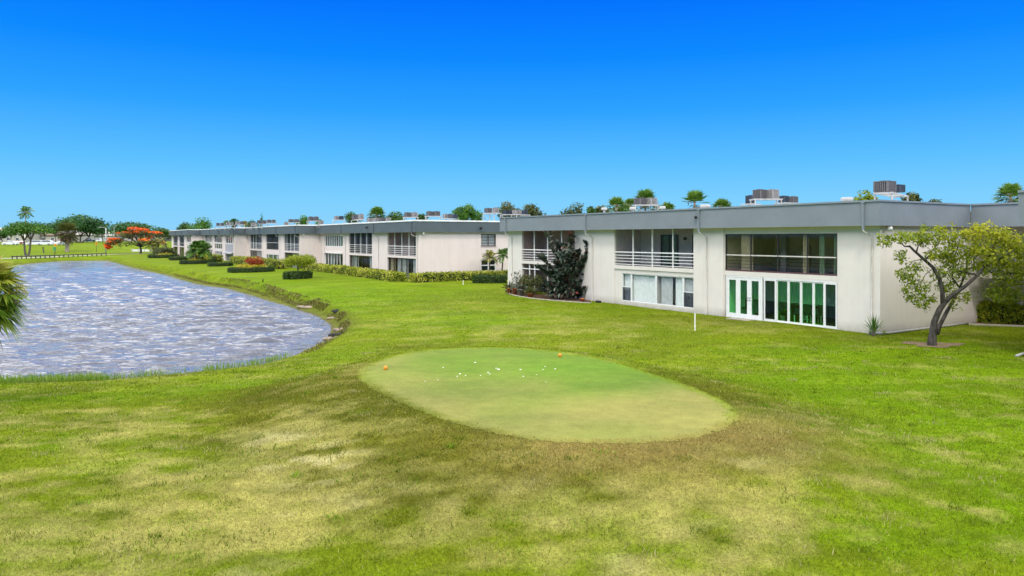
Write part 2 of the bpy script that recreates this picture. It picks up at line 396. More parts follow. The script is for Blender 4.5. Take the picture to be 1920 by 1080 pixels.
def ground_mat(name, tee=False):
    m, nt, b = newmat(name); co = coords(nt)
    a = N(nt, 'ShaderNodeAttribute', attribute_name='tint').outputs['Color']
    f1 = noise(nt, co, 3.2, 6, .65); f2 = noise(nt, co, 22, 5, .7); f3 = noise(nt, co, 90, 3, .7)
    k = .55 if tee else 1
    g = lambda x: (x, x, x)
    a = mixc(nt, 1., a, ramp(nt, f1, [(.25, g(1-.30*k)), (.75, g(1+.25*k))]), 'MULTIPLY')
    a = mixc(nt, 1., a, ramp(nt, f2, [(.3, g(1-.35*k)), (.7, g(1+.30*k))]), 'MULTIPLY')
    a = mixc(nt, 1., a, ramp(nt, f3, [(.3, g(1-.25*k)), (.7, g(1+.25*k))]), 'MULTIPLY')
    mpf = N(nt, 'ShaderNodeMapping'); mpf.inputs['Scale'].default_value = (.5,1,1); L(nt, co, mpf.inputs['Vector'])
    f0 = noise(nt, mpf.outputs[0], .45, 5, .6)
    a = mixc(nt, 1., a, ramp(nt, f0, [(.3, (.76,.80,.8)), (.7, (1.2,1.16,1.1))]), 'MULTIPLY')
    # straw-coloured flecks
    st = noise(nt, co, 26, 5, .85)
    a = mixc(nt, ramp(nt, st, [(.58, g(0)), (.72, g(.20*k))]), a, (.42,.36,.15))
    L(nt, a, b.inputs['Base Color']); b.inputs['Roughness'].default_value = .95; b.inputs['Specular IOR Level'].default_value = .05
    h = N(nt, 'ShaderNodeMath', operation='ADD'); L(nt, f2, h.inputs[0]); L(nt, f3, h.inputs[1])
    bump(nt, b, h.outputs[0], .5*k, .03)
    return m
gm = ground_mat('turf'); 
tag(np_mesh('ground', np.stack([X, Y, Z], 1), FA, gm, col=turf(X, Y), smooth=True), 'yellow green lawn sloping from the lake bank to the white buildings', 'lawn', kind='structure')

# tee surface: closely mown sheet laid on the mound
n_t, n_r = 220, 60
ctr = TEE.mean(0)
ang = np.linspace(0, 2*np.pi, n_t, endpoint=False)
seg = np.concatenate([TEE, TEE[:1]]); 
def smooth_loop(P, n):
    for _ in range(3):
        Q = .75*P+.25*np.roll(P, -1, 0); S = .25*P+.75*np.roll(P, -1, 0); P = np.stack([Q, S], 1).reshape(-1, 2)
    l = np.linalg.norm(np.roll(P, -1, 0)-P, axis=1); s = np.concatenate([[0], np.cumsum(l)]); P2 = np.concatenate([P, P[:1]])
    t = np.linspace(0, s[-1], n, endpoint=False); return np.stack([np.interp(t, s, P2[:,0]), np.interp(t, s, P2[:,1])], 1)
rim = smooth_loop(TEE, n_t*2); n_t = len(rim)
jit = 1+.009*rng.standard_normal(n_t); rad = np.linspace(0, 1, n_r+1)[1:]
tv = [ctr[None]]; 
for r in rad: tv.append(ctr+(rim-ctr)*(r*(jit[:,None] if r == 1 else 1)))
tv = np.concatenate(tv); tzv = terrain(tv[:,0], tv[:,1])+.006
ff = []
for k in range(n_r-1):
    a = 1+k*n_t+np.arange(n_t); b2 = 1+k*n_t+(np.arange(n_t)+1) % n_t
    ff.append(np.stack([a, a+n_t, b2+n_t, b2], 1))
k2 = np.arange(0, n_t, 2); ff.append(np.stack([0*k2, 1+k2, 1+(k2+1) % n_t, 1+(k2+2) % n_t], 1))
ff = np.concatenate(ff)
def teecol(x, y):
    c = np.array((.135,.212,.030))[None]*np.ones((len(x), 3))
    d = -sdist(np.stack([x, y], 1), TEE)
    tan = np.clip(ss(21.5, 16., y+.10*x)*.95 + (fbm(x, y, 2.2, 12, 4)-.5)*1.1, 0, 1)
    tan = np.clip(tan+blobs([(700,700,50,20,.7),(760,740,60,18,.5),(1340,785,60,18,.6)], x, y), 0, 1)
    tan = tan*(1-.3*ss(0, .4, .4-d))
    c = c*(1-tan[:,None]*.8)+np.array((.275,.25,.080))[None]*tan[:,None]*.8
    eg = (ss(.42, .0, d+(fbm(x, y, .25, 19, 3)-.5)*.5)*.75)[:,None]; c = c*(1-eg)+turf(x, y)*1.15*eg
    dk = np.clip(blobs([(1080,715,150,12,.6)], x, y), 0, .5)[:,None]; c = c*(1-dk)+np.array((.12,.24,.02))[None]*dk
    return c
tag(np_mesh('golf_tee', np.column_stack([tv, tzv]), ff, ground_mat('tee turf', True), col=teecol(tv[:,0], tv[:,1]), smooth=True), 'pale closely mown oval golf tee on a low mound', 'golf tee', kind='structure')

# grass: blades of the nearer lawn
def blades(n, y0, y1, hmin, hmax, w, seed):
    r = np.random.default_rng(seed)
    y = np.sqrt(r.uniform(y0**2, y1**2, n)); x = y*r.uniform(-1.05, 1.05, n)
    P = np.stack([x, y], 1); k = (sdist(P, LAKE) > .5) & (sdist(P, TEE) > -.40*r.uniform(0, 1, n)**3)
    q = np.stack([(x-17.07)*.528+(y-33.4)*-.849, (x-17.07)*.849+(y-33.4)*.528], 1)
    k &= ~((q[:,1] > -.1) & (q[:,0] < .1))
    x, y = x[k], y[k]; n = len(x); z = terrain(x, y)-.01
    a = r.uniform(0, 2*np.pi, n); h = r.uniform(hmin, hmax, n); ln = r.uniform(.3, 1.5, n)*h
    dx, dy = np.cos(a), np.sin(a); b = a+r.normal(1.57, .5, n); ww = w*r.uniform(.6, 1.4, n)
    p0 = np.stack([x-np.cos(b)*ww, y-np.sin(b)*ww, z], 1); p1 = np.stack([x+np.cos(b)*ww, y+np.sin(b)*ww, z], 1)
    p2 = np.stack([x+dx*ln, y+dy*ln, z+h], 1)
    V = np.stack([p0, p1, p2], 1).reshape(-1, 3); Fc = np.arange(3*n).reshape(n, 3)
    c = turf(x, y); t = r.uniform(0, 1, n); straw = (r.uniform(0, 1, n) < .05+.42*zones(x, y)[0])
    c = c*(.62+.75*t[:,None]); c[straw] = np.array((.38,.34,.12))*(.6+.7*t[straw][:,None])
    return V, Fc, np.repeat(c, 3, 0)
bm_, nt_, b_ = newmat('grass blade')
at_ = N(nt_, 'ShaderNodeAttribute', attribute_name='tint'); L(nt_, at_.outputs['Color'], b_.inputs['Base Color']); b_.inputs['Roughness'].default_value = .8; b_.inputs['Specular IOR Level'].default_value = .1
tr_ = N(nt_, 'ShaderNodeBsdfTranslucent'); L(nt_, at_.outputs['Color'], tr_.inputs['Color']); mx_ = N(nt_, 'ShaderNodeMixShader'); mx_.inputs[0].default_value = .3
L(nt_, b_.outputs[0], mx_.inputs[1]); L(nt_, tr_.outputs[0], mx_.inputs[2]); L(nt_, mx_.outputs[0], nt_.nodes['Material Output'].inputs['Surface'])
vs, fs, cs = [], [], []; off = 0
def clumps(n, per, seed):               # coarser tufts and weeds scattered through the lawn
    r = np.random.default_rng(seed); y = np.sqrt(r.uniform(9**2, 30**2, n)); x = y*r.uniform(-.78, .78, n); P = np.stack([x, y], 1); k = (sdist(P, LAKE) > 1) & (sdist(P, TEE) > .3); x, y = x[k], y[k]; n = len(x)
    sz = r.uniform(.05, .22, n); x = np.repeat(x, per)+np.repeat(sz, per)*r.normal(0, 1, n*per)*1.3; y = np.repeat(y, per)+np.repeat(sz, per)*r.normal(0, 1, n*per); m = n*per; z = terrain(x, y)-.01
    a = r.uniform(0, 6.283, m); h = r.uniform(.04, .10, m); ln = h*r.uniform(.3, 1.2, m); b = a+1.57; w = .008*r.uniform(.6, 1.5, m)
    V = np.stack([np.stack([x-np.cos(b)*w, y-np.sin(b)*w, z], 1), np.stack([x+np.cos(b)*w, y+np.sin(b)*w, z], 1), np.stack([x+np.cos(a)*ln, y+np.sin(a)*ln, z+h], 1)], 1).reshape(-1, 3)
    kind = np.repeat(r.choice(3, n, p=[.55, .25, .2]), per); c = np.array([(.11,.16,.008), (.13,.25,.006), (.36,.33,.14)])[kind]*r.uniform(.6, 1.3, m)[:,None]
    return V, np.arange(3*m).reshape(m, 3), np.repeat(c, 3, 0)
v, f, c = clumps(700, 45, 44); vs.append(v); fs.append(f); cs.append(c); off = len(v)
for a in [(190000,8.5,14,.02,.06,.006,1),(175000,14,22,.025,.06,.009,2),(135000,22,38,.03,.07,.014,3),(75000,38,62,.03,.08,.022,4)]:
    v, f, c = blades(*a); vs.append(v); fs.append(f+off); cs.append(c); off += len(v)
tag(np_mesh('grass', np.concatenate(vs), np.concatenate(fs), bm_, col=np.concatenate(cs)), 'short mown grass with dry straw patches on the near lawn', 'grass', kind='stuff')

# ------------------------------------------------------------------ water
WAVE = .33
wx = lines((-112,-50,.9),(-50,-6,.2)); wy = lines((20,60,.09),(60,110,.24),(110,178,.5))
X, Y = np.meshgrid(wx, wy); nx, ny = len(wx), len(wy); X = X.ravel(); Y = Y.ravel(); Zw = np.zeros_like(X)
r = np.random.default_rng(5)
for i in range(40):
    lam = .40*1.034**i; an = math.pi/2+r.normal(.08, .17); k = 2*math.pi/lam; ph = r.uniform(0, 6.28)
    fade = np.clip((lam-2.2*np.interp(Y, [20,60,110,178], [.09,.13,.3,.5]))/lam, 0, 1)
    t = k*(X*math.cos(an)+Y*math.sin(an))+ph+2.6*(fbm(X, Y, 2+lam*2, 90+i, 2)-.5)
    Zw += lam*(.55+.45*min(1, 1.6/lam))*fade*(1-2*np.abs(np.sin(t/2)))*(.55+.8*fbm(X*.7, Y, 4+lam*3, 190+i, 2))
gy_ = np.gradient(Zw.reshape(ny, nx), wy, axis=0); rms = float(np.sqrt((gy_[:int(ny*.4)]**2).mean())); Zw *= WAVE/rms
Zw *= .75+.5*fbm(X*.5, Y, 9, 8, 3)
Zw *= ss(0, 2.5, -sdist(np.stack([X, Y], 1), LAKE))*.8+.2
I = np.arange(nx*ny).reshape(ny, nx)
FA = np.stack([I[:-1,:-1].ravel(), I[:-1,1:].ravel(), I[1:,1:].ravel(), I[1:,:-1].ravel()], 1)
cen = np.stack([X[FA].mean(1), Y[FA].mean(1)], 1); keep = sdist(cen, LAKE) < 1.2
m, nt, b = newmat('lake water'); co = coords(nt)
b.inputs['Base Color'].default_value = (.05,.058,.088,1); b.inputs['Roughness'].default_value = .06; b.inputs['IOR'].default_value = 1.7; b.inputs['Specular IOR Level'].default_value = .5
mp = N(nt, 'ShaderNodeMapping'); mp.inputs['Scale'].default_value = (.33,1,1); mp.inputs['Rotation'].default_value = (0,0,.12); L(nt, co, mp.inputs['Vector'])
h1 = noise(nt, mp.outputs[0], 2.6, 5, .6); h2 = noise(nt, mp.outputs[0], 9, 4, .6); h0 = noise(nt, mp.outputs[0], .75, 3, .5)
h = N(nt, 'ShaderNodeMath', operation='MULTIPLY_ADD'); L(nt, h2, h.inputs[0]); h.inputs[1].default_value = .3; hb = N(nt, 'ShaderNodeMath', operation='MULTIPLY_ADD'); L(nt, h0, hb.inputs[0]); hb.inputs[1].default_value = 1.6; L(nt, h1, hb.inputs[2]); L(nt, hb.outputs[0], h.inputs[2])
bump(nt, b, h.outputs[0], 1., .19)
used = FA[keep]; 
tag(np_mesh('water', np.stack([X, Y, Zw+WZ], 1), used, m, smooth=True), 'wind rippled blue grey lake', 'lake', kind='structure')
# loose vertices of the sheet outside the shoreline are dropped
me = bpy.data.objects['water'].data
import bmesh
bm = bmesh.new(); bm.from_mesh(me); bmesh.ops.delete(bm, geom=[v for v in bm.verts if not v.link_faces], context='VERTS'); bm.to_mesh(me); bm.free()
# ------------------------------------------------------------------ condominium blocks
DN = math.hypot(.528, .849); D = (-.528/DN, .849/DN); EV = (D[1], -D[0])   # along the front (away), into the depth
RZ = math.atan2(-D[1], -D[0])
ROOF, PTOP, FBOT, SOF = 5.85, 6.16, 5.06, 5.10
fu = lambda u, v, z: (-u, v, z)          # front frame
fe = lambda a, t, z: (-t, a, z)          # end-wall frame

def panel(mb, f, a0, a1, z0, z1, t0, t1, holes=()):
    A = sorted({a0, a1} | {min(max(h[i], a0), a1) for h in holes for i in (0, 1)})
    Zs = sorted({z0, z1} | {min(max(h[i], z0), z1) for h in holes for i in (2, 3)})
    S = [[not any(h[0] <= (A[i]+A[i+1])/2 <= h[1] and h[2] <= (Zs[j]+Zs[j+1])/2 <= h[3] for h in holes) for j in range(len(Zs)-1)] for i in range(len(A)-1)]
    g = lambda i, j: 0 <= i < len(A)-1 and 0 <= j < len(Zs)-1 and S[i][j]
    for i in range(len(A)-1):
        for j in range(len(Zs)-1):
            if not S[i][j]: continue
            a, b, c, d = A[i], A[i+1], Zs[j], Zs[j+1]
            for t in (t0, t1): mb.quad(f(a,t,c), f(b,t,c), f(b,t,d), f(a,t,d))
            if not g(i-1, j): mb.quad(f(a,t0,c), f(a,t1,c), f(a,t1,d), f(a,t0,d))
            if not g(i+1, j): mb.quad(f(b,t0,c), f(b,t1,c), f(b,t1,d), f(b,t0,d))
            if not g(i, j-1): mb.quad(f(a,t0,c), f(b,t0,c), f(b,t1,c), f(a,t1,c))
            if not g(i, j+1): mb.quad(f(a,t0,d), f(b,t0,d), f(b,t1,d), f(a,t1,d))
def fbox(mb, f, a0, a1, t0, t1, z0, z1):
    p, q = f(a0, t0, z0), f(a1, t1, z1)
    mb.box(min(p[0],q[0]), max(p[0],q[0]), min(p[1],q[1]), max(p[1],q[1]), z0, z1)
def frame(mb, f, a0, a1, z0, z1, t, w=.06, d=.08, va=(), hz=(), mw=.05):
    fbox(mb, f, a0, a0+w, t, t+d, z0, z1); fbox(mb, f, a1-w, a1, t, t+d, z0, z1)
    fbox(mb, f, a0+w, a1-w, t+.002, t+d-.002, z0, z0+w); fbox(mb, f, a0+w, a1-w, t+.002, t+d-.002, z1-w, z1)
    for a in va: fbox(mb, f, a-mw/2, a+mw/2, t+.004, t+d-.004, z0+w, z1-w)
    for z in hz: fbox(mb, f, a0+w, a1-w, t+.008, t+d-.008, z-mw/2, z+mw/2)
def room(mb, f, a0, a1, z0, z1, t0, t1):
    mb.quad(f(a0,t1,z0), f(a1,t1,z0), f(a1,t1,z1), f(a0,t1,z1))
    mb.quad(f(a0,t0,z1), f(a1,t0,z1), f(a1,t1,z1), f(a0,t1,z1))
    mb.quad(f(a0,t0,z0), f(a0,t1,z0), f(a0,t1,z1), f(a0,t0,z1))
    mb.quad(f(a1,t0,z0), f(a1,t1,z0), f(a1,t1,z1), f(a1,t0,z1))
def curtain(f, a0, a1, z0, z1, t, m, parent, amp=.035, per=.16, th=.012):
    n = max(8, int((a1-a0)/per*6)); a = np.linspace(a0, a1, n); w = t+amp*np.sin(a*2*np.pi/per)+amp*.5*np.sin(a*5.3)
    vs = [f(x, y, z) for z in (z0, z1) for x, y in zip(a, w)] + [f(x, y+th, z) for z in (z0, z1) for x, y in zip(a, w)]
    fs = [(i, i+1, n+i+1, n+i) for i in range(n-1)]+[(2*n+i, 3*n+i, 3*n+i+1, 2*n+i+1) for i in range(n-1)]
    mb = MB(); mb.add(vs, fs, True); return mb.build('curtain', m, parent)
def pane(f, a0, a1, z0, z1, t, m, parent, splits=()):
    mb = MB(); e = [a0, *splits, a1]
    for i in range(len(e)-1): fbox(mb, f, e[i]+.012, e[i+1]-.012, t, t+.006, z0, z1)
    return mb.build('pane', m, parent)
def lerp(a, b, n): return [a+(b-a)*k/n for k in range(1, n)]

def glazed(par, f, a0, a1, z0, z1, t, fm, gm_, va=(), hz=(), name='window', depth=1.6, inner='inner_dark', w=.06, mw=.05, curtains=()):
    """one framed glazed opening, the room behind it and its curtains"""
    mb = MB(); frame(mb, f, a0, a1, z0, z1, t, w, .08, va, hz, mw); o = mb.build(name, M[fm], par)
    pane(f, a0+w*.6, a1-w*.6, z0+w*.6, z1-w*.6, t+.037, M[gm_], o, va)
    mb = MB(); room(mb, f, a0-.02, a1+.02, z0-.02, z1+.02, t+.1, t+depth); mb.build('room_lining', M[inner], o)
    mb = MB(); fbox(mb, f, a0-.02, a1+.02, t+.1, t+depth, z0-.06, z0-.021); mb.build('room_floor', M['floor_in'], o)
    for c0, c1, cm in curtains: curtain(f, c0, c1, z0, z1-.02, t+.22, M[cm], o)
    return o

def balcony(par, f, a0, a1, posts, rail=3.54, bars=5, inner='inner', scr='screen', doors=(), z0=2.62, z1=SOF, rails=True, pm='white', depth=1.9, doorglass='curtain_grey', rbar='white'):
    """recessed screened balcony between two piers"""
    mb = MB(); room(mb, f, a0-.01, a1+.01, z0, z1+.05, .1, depth); o = mb.build('balcony', M[inner], par)
    mb = MB(); fbox(mb, f, a0-.01, a1+.01, .09, depth, z0-.05, z0-.004); mb.build('balcony_floor', M['floor_in'], o)
    for p in posts:
        mb = MB(); fbox(mb, f, p-.032, p+.032, .03, .10, z0, z1); mb.build('post', M[pm], o)
    e = [a0, *posts, a1]; rr = .034
    mb = MB()
    for i in range(len(e)-1):
        l = e[i]+(.032 if i else 0); h = e[i+1]-(.032 if i < len(e)-2 else 0)
        fbox(mb, f, l, h, .035, .095, rail-.035, rail+.035)
        for k in range(bars):
            if not rails: break
            z = z0+.10+(rail-z0-.12)*k/bars; fbox(mb, f, l, h, .05, .08, z-.02, z+.02)
    if rails: mb.build('railing', M[rbar], o)
    else: mb.build('mid_rail', M[rbar], o)
    mb = MB()
    for i in range(len(e)-1): fbox(mb, f, e[i]+.033, e[i+1]-.033, .112, .115, z0+.01, z1-.01)
    mb.build('insect_screen', M[scr], o)
    for d0, d1 in doors:
        mb = MB(); frame(mb, f, d0, d1, z0, z0+2.08, depth-.1, .06, .08, [(d0+d1)/2], (), .07); dd = mb.build('sliding_door', M['bronze'], o)
        pane(f, d0+.05, d1-.05, z0+.05, z0+2.04, depth-.06, M['glass_teal'], dd, [(d0+d1)/2])
    return o

def downspout(par, u, dark, z0=-.05, pm='pipe', side=1):
    """leader on the fascia, elbow back under the soffit, pipe down the wall"""
    mb = MB(); fbox(mb, fu, u-.055, u+.055, -.70, -.603, FBOT-.16, PTOP-.06); fbox(mb, fu, u-.085, u+.085, -.72, -.601, PTOP-.058, PTOP-.002)
    o = mb.build('downspout', M[dark], par)
    mb = MB(); pts = [fu(u, -.65, FBOT-.15), fu(u, -.62, FBOT-.26), fu(u-.05, -.2, FBOT-.42), fu(u-.06, -.075, FBOT-.52), fu(u-.06, -.06, 2.4), fu(u-.06, -.06, z0+.15), fu(u-.06, -.16, z0)]
    mb.tube(pts, .036, 8); mb.build('lower_pipe', M[pm], o)

class Block: pass
def block(name, label, P, length, depth, far=True, end_exposed=None, fend=None, group='two storey condominium blocks', bays=(), spouts=(), end_holes=(), wall=None, near_fascia=-.35):
    B = Block(); B.P = P; B.L = length
    def u(px):
        r_ = (px-CX)/F; return (P[0]-r_*P[1])/(-D[0]+r_*D[1])
    def ue(px):
        r_ = (px-CX)/F; return (r_*P[1]-P[0])/(EV[0]-r_*EV[1])
    B.u = u; B.ue = ue
    B.z = lambda px, py: CAMZ-(py-HZ)*(P[1]+D[1]*u(px))/F
    o = thing(name, label, 'building', (P[0], P[1], 0), RZ, group); B.o = o
    wm = M[wall or ('wall_far' if far else 'wall_near')]; fm = M['fascia_far' if far else 'fascia']; cm = M['coping_far' if far else 'coping']
    B.wm = wm; B.far = far
    mb = MB(); panel(mb, fu, 0, length, -.7, ROOF-.05, 0, .24, [(a, b, -.8, SOF) for a, b in bays])
    panel(mb, fe, .24, depth, -.7, ROOF-.05, 0, .2, end_holes)
    fbox(mb, fu, length-.2, length-.003, .24, depth, -.7, ROOF-.05); fbox(mb, fu, .2, length-.2, depth-.2, depth-.003, -.7, ROOF-.05)
    mb.build('wall', wm, o)
    mb = MB(); u1 = length-.353 if fend is None else fend
    fbox(mb, fu, near_fascia, u1, -.60, -.52, FBOT, PTOP)
    e1 = depth+.3 if end_exposed is None else end_exposed
    fbox(mb, fu, near_fascia+.002, near_fascia+.08, -.52, e1, FBOT+.001, PTOP-.001)
    fbox(mb, fu, near_fascia+.08, u1, depth+.22, depth+.3, FBOT, PTOP); fbox(mb, fu, u1-.08, u1-.003, -.52, depth+.22, FBOT+.002, PTOP-.002)
    mb.build('fascia', fm, o)
    ch = .15 if far else .085
    mb = MB(); fbox(mb, fu, near_fascia-.05, u1, -.66, -.45, PTOP, PTOP+ch); fbox(mb, fu, near_fascia-.05, near_fascia+.15, -.45, e1, PTOP+.001, PTOP+ch-.002)
    fbox(mb, fu, near_fascia+.15, u1, depth+.15, depth+.36, PTOP, PTOP+.085)
    mb.build('coping', cm, o)
    mb = MB(); fbox(mb, fu, near_fascia+.085, u1-.09, -.515, depth+.2, ROOF-.04, ROOF+.05); mb.build('roof', M['roof'], o)
    mb = MB(); fbox(mb, fu, near_fascia+.08, u1-.085, -.515, -.004, SOF-.02, SOF+.05); fbox(mb, fu, near_fascia+.081, -.004, -.004, e1-.01, SOF-.02, SOF+.05); mb.build('soffit', M['soffit'], o)
    for s in spouts: downspout(o, s, 'pipe_dark' if far else 'fascia')
    mb = MB(); mb.tube([fu(-.01, .5, FBOT-.04), fu(-.16, .42, FBOT-.1)], [.03, .03]); mb.tube([fu(-.14, .44, FBOT-.1), fu(-.30, .34, FBOT-.14)], [.07, .12], 10); mb.build('floodlight', M['lamp'], o)
    return B
def infill(B, a0, a1, z0, z1, holes=(), t=.10, mat=None):
    mb = MB(); panel(mb, fu, a0, a1, z0, z1, t, t+.14, holes); mb.build('infill_panel', mat or B.wm, B.o)
def slab(B, a0, a1, z0=2.39, z1=2.63):
    mb = MB(); fbox(mb, fu, a0+.002, a1-.002, -.025, .24, z0, z1); mb.build('floor_slab', B.wm, B.o)

# --- the nearest block
b1 = block('condominium_block', 'nearest long two storey cream block with green tinted glass doors', (17.07, 33.4), 33, 17, far=False,
           bays=[(2.16, 9.34), (11.66, 18.98), (23.5, 30.78)], spouts=[.42, 10.62, 21.4, 32.3], fend=33.35, end_exposed=7.45)
o = b1.o; u = b1.u
# sunroom bay
U0, U1 = 2.16, 9.34
infill(b1, U0, U1, -.7, SOF, [(2.22, 9.28, 2.63, 4.72), (2.22, 9.28, -.02, 2.37)], t=.07)
va = [u(1511), u(1456), u(1404.8)]
w = glazed(o, fu, 2.22, 9.28, 2.63, 4.72, .10, 'bronze', 'glass_dark', va, (), 'window', 4.2, 'inner_tan', .06, .05,
           [(2.3, 2.6, 'curtain_green'), (3.1, 3.4, 'curtain_green'), (4.0, 4.3, 'curtain_tan'), (7.5, 8.3, 'curtain_tan')])
mb = MB(); e = [2.28, *va, 9.22]
for i in range(4): fbox(mb, fu, e[i]+.03, e[i+1]-.03, .095, .15, 3.50, 3.56)
mb.build('mid_rail', M['pipe'], w)
mb = MB(); fbox(mb, fu, 2.24, 9.26, .06, .098, 2.632, 2.70); mb.build('sill', M['maroon'], w)
mb = MB()
for z in (2.85, 3.03, 3.21, 3.38): fbox(mb, fu, 2.3, 9.2, .185, .2, z-.012, z+.012)
mb.build('inner_rail', M['bronze'], w)
mb = MB()
for a, zt in ((5.1, 4.1), (6.5, 4.6)): fbox(mb, fu, a, a+.35, 1.8, 2.1, 2.62, zt)
mb.build('screen_divider', M['inner_dark'], w)
# room behind the green doors
mb = MB(); room(mb, fu, 2.22, 9.28, -.02, 2.37, .25, 4.4); rl = mb.build('sunroom', M['inner_white'], o)
mb = MB(); fbox(mb, fu, 2.22, 9.28, .25, 4.4, -.06, -.02); mb.build('room_floor', M['floor_in'], rl)
curtain(fu, 2.5, 9.1, .9, 2.3, 2.2, M['curtain'], rl, .05, .3)
# french doors
dp = [u(1427.5), u(1402), u(1382), u(1359.8)]
def door_leaf(a0, a1, z0, z1, gm_, handle=None, st=.15, name='french_door', fm='white', t=.09):
    mb = MB(); fbox(mb, fu, a0, a0+st, t, t+.06, z0, z1); fbox(mb, fu, a1-st, a1, t, t+.06, z0, z1)
    fbox(mb, fu, a0+st, a1-st, t+.002, t+.058, z0, z0+st*1.3); fbox(mb, fu, a0+st, a1-st, t+.002, t+.058, z1-st, z1)
    d = mb.build(name, M[fm], o); pane(fu, a0+st-.01, a1-st+.01, z0+st*1.25, z1-st*.95, t+.027, M[gm_], d)
    if handle is not None:
        for z in (.98, 1.12): mb = MB(); mb.tube([fu(handle, t-.05, z+z0), fu(handle, t, z+z0)], [.028, .022], 8); mb.build('handle' if z < 1 else 'lock', M['bronze'], d)
mb = MB(); fbox(mb, fu, dp[0], dp[0]+.1, .07, .17, -.02, 2.36); fbox(mb, fu, dp[3]-.05, dp[3], .07, .17, -.02, 2.36)
fbox(mb, fu, dp[0]+.1, dp[3]-.05, .072, .168, 2.28, 2.36); fbox(mb, fu, dp[0]+.1, dp[3]-.05, .072, .168, -.02, .05); mb.build('door_frame', M['white'], o)
fa, fb = dp[0]+.105, dp[3]-.055; th = (fb-fa)/3
door_leaf(fa, fa+th-.004, .055, 2.275, 'glass_green', fa+th-.07); door_leaf(fa+th, fa+2*th-.004, .055, 2.275, 'glass_green', fa+th+.07); door_leaf(fa+2*th, fb, .055, 2.275, 'glass_green')
# sliding glass doors
sl = [u(1567.5), u(1543), u(1522.5), u(1499), u(1475.5), u(1453), u(1430)]
mb = MB(); fbox(mb, fu, sl[0]-.05, sl[6]+.03, .08, .2, 2.27, 2.365); mb.build('door_header', M['white'], o); mb = MB(); fbox(mb, fu, sl[0]-.05, sl[6]+.03, .08, .2, -.06, .03); mb.build('door_sill', M['white'], o)
for i in range(6):
    lo, hi = sl[i], sl[i+1]
    door_leaf(lo+.006, hi-.006, .034, 2.265, 'screen_dark' if i in (0, 5) else 'glass_green', None, .075 if i in (0, 5) else .06, 'sliding_door', 'white', .085 if i in (0, 5) else .12)
mb = MB(); mb.box(-(u(1378)), -(u(1417)), -.75, -.02, -.10, .015); mb.build('door_step', M['concrete'], o)
# middle balcony bay
U0, U1 = 11.66, 18.98
infill(b1, U0, U1, -.7, 2.388, [(11.70, 18.27, .24, 2.12)], t=.06); slab(b1, U0, U1)
balcony(o, fu, U0, U1, [u(1260.6), u(1222), u(1186)], 3.54, 4, 'inner', 'screen', [(12.5, 14.0), (15.3, 16.9)], depth=2.4)
mb = MB(); mb.lathe([(.05,0),(.11,.05),(.09,.16),(.03,.2)], 10, Matrix.Translation(fu(14.6, 2.28, 4.35))); mb.build('wall_lamp', M['bronze'], o)
wz0, wz1 = .24, 2.12; g = [11.70, u(1279), u(1228), u(1181.5), 18.27]
glazed(o, fu, g[0], g[1], wz0, wz1, .09, 'white', 'glass', (), [1.2], 'window', 1.5, 'inner', .05, .05, [(g[0], g[1], 'curtain_grey')])
glazed(o, fu, g[1]+.002, g[2], wz0, wz1, .09, 'white', 'glass', (), (), 'window', 1.5, 'inner', .06, .05, [(g[1], g[1]+.9, 'curtain'), (g[1]+1.1, g[2]-.25, 'curtain_grey')])
glazed(o, fu, g[2]+.002, g[3], wz0, wz1, .09, 'white', 'glass', (), (), 'window', 1.5, 'inner', .06, .05, [(g[2], g[3], 'curtain')])
glazed(o, fu, g[3]+.002, g[4], wz0, wz1, .09, 'white', 'glass', (), [1.2], 'window', 1.5, 'inner', .05, .05, [(g[3], g[4], 'curtain')])
for a0, a1 in ((g[0], g[1]), (g[3], g[4])): mb = MB(); fbox(mb, fu, a0+.05, a1-.05, .082, .088, .29, 1.17); mb.build('insect_screen', M['screen_dark'], o)
# far balcony bay (behind the rubber plant)
U0, U1 = 23.5, 30.78
slab(b1, U0, U1)
balcony(o, fu, U0, U1, [u(1052), u(1025.7), u(1000.7)], 3.54, 4, 'inner_mauve', 'screen', [(24.3, 26.)], depth=2.2)
balcony(o, fu, U0, U1, [u(1052), u(1025.7), u(1001.5), u(992)], 1.98, 0, 'inner_mauve', 'screen', [(25, 27.)], depth=2.2, z0=-.04, z1=2.388, rails=False)

for px in (1318,):
    uu = u(px); mb = MB(); mb.tube([fu(uu, -.6, 5.78), fu(uu, -.7, 5.74)], [.03, .03]); mb.tube([fu(uu-.02, -.68, 5.74), fu(uu-.22, -.82, 5.70)], [.05, .085], 10); mb.build('security_camera', M['dark'], o)

# --- the row of blocks beyond, each stepping towards the lake
step = 2.67
PA = (-9.3, 72.); Ls = 33
def nxt(P, s): return (P[0]+D[0]*Ls-EV[0]*s, P[1]+D[1]*Ls-EV[1]*s)
PB = nxt(PA, step); PC = nxt(PB, 2.3); PD = nxt(PC, 2.3)
uA0 = lambda px: ((px-CX)/F*PA[1]-PA[0])/(EV[0]-(px-CX)/F*EV[1])
wA = (uA0(902), uA0(930))
bA = block('condominium_block', 'two storey block showing a wide blank pink end wall with two windows', PA, Ls, 22, bays=[(.75, 8.3), (12.95, 20.8), (23.2, 31.0)], spouts=[.4, 10.9, 22.1, 32.2],
           end_holes=[(wA[0], wA[1], 3.63, 4.90), (wA[0], wA[1], .97, 2.21)])
bB = block('condominium_block', 'second block from the pink end wall, with two white railed balconies', PB, Ls, 20, bays=[(.6, 8.4), (11.8, 20.), (22.8, 31.5)], spouts=[.4, 10.9, 21.9, 32.2], end_exposed=step-.05)
bC = block('condominium_block', 'third block from the pink end wall, with a grey spandrel bay', PC, Ls, 20, bays=[(.5, 8.3), (11.6, 20.), (22.3, 31.2)], spouts=[.4, 10.9, 21.5, 32.2], end_exposed=2.25)
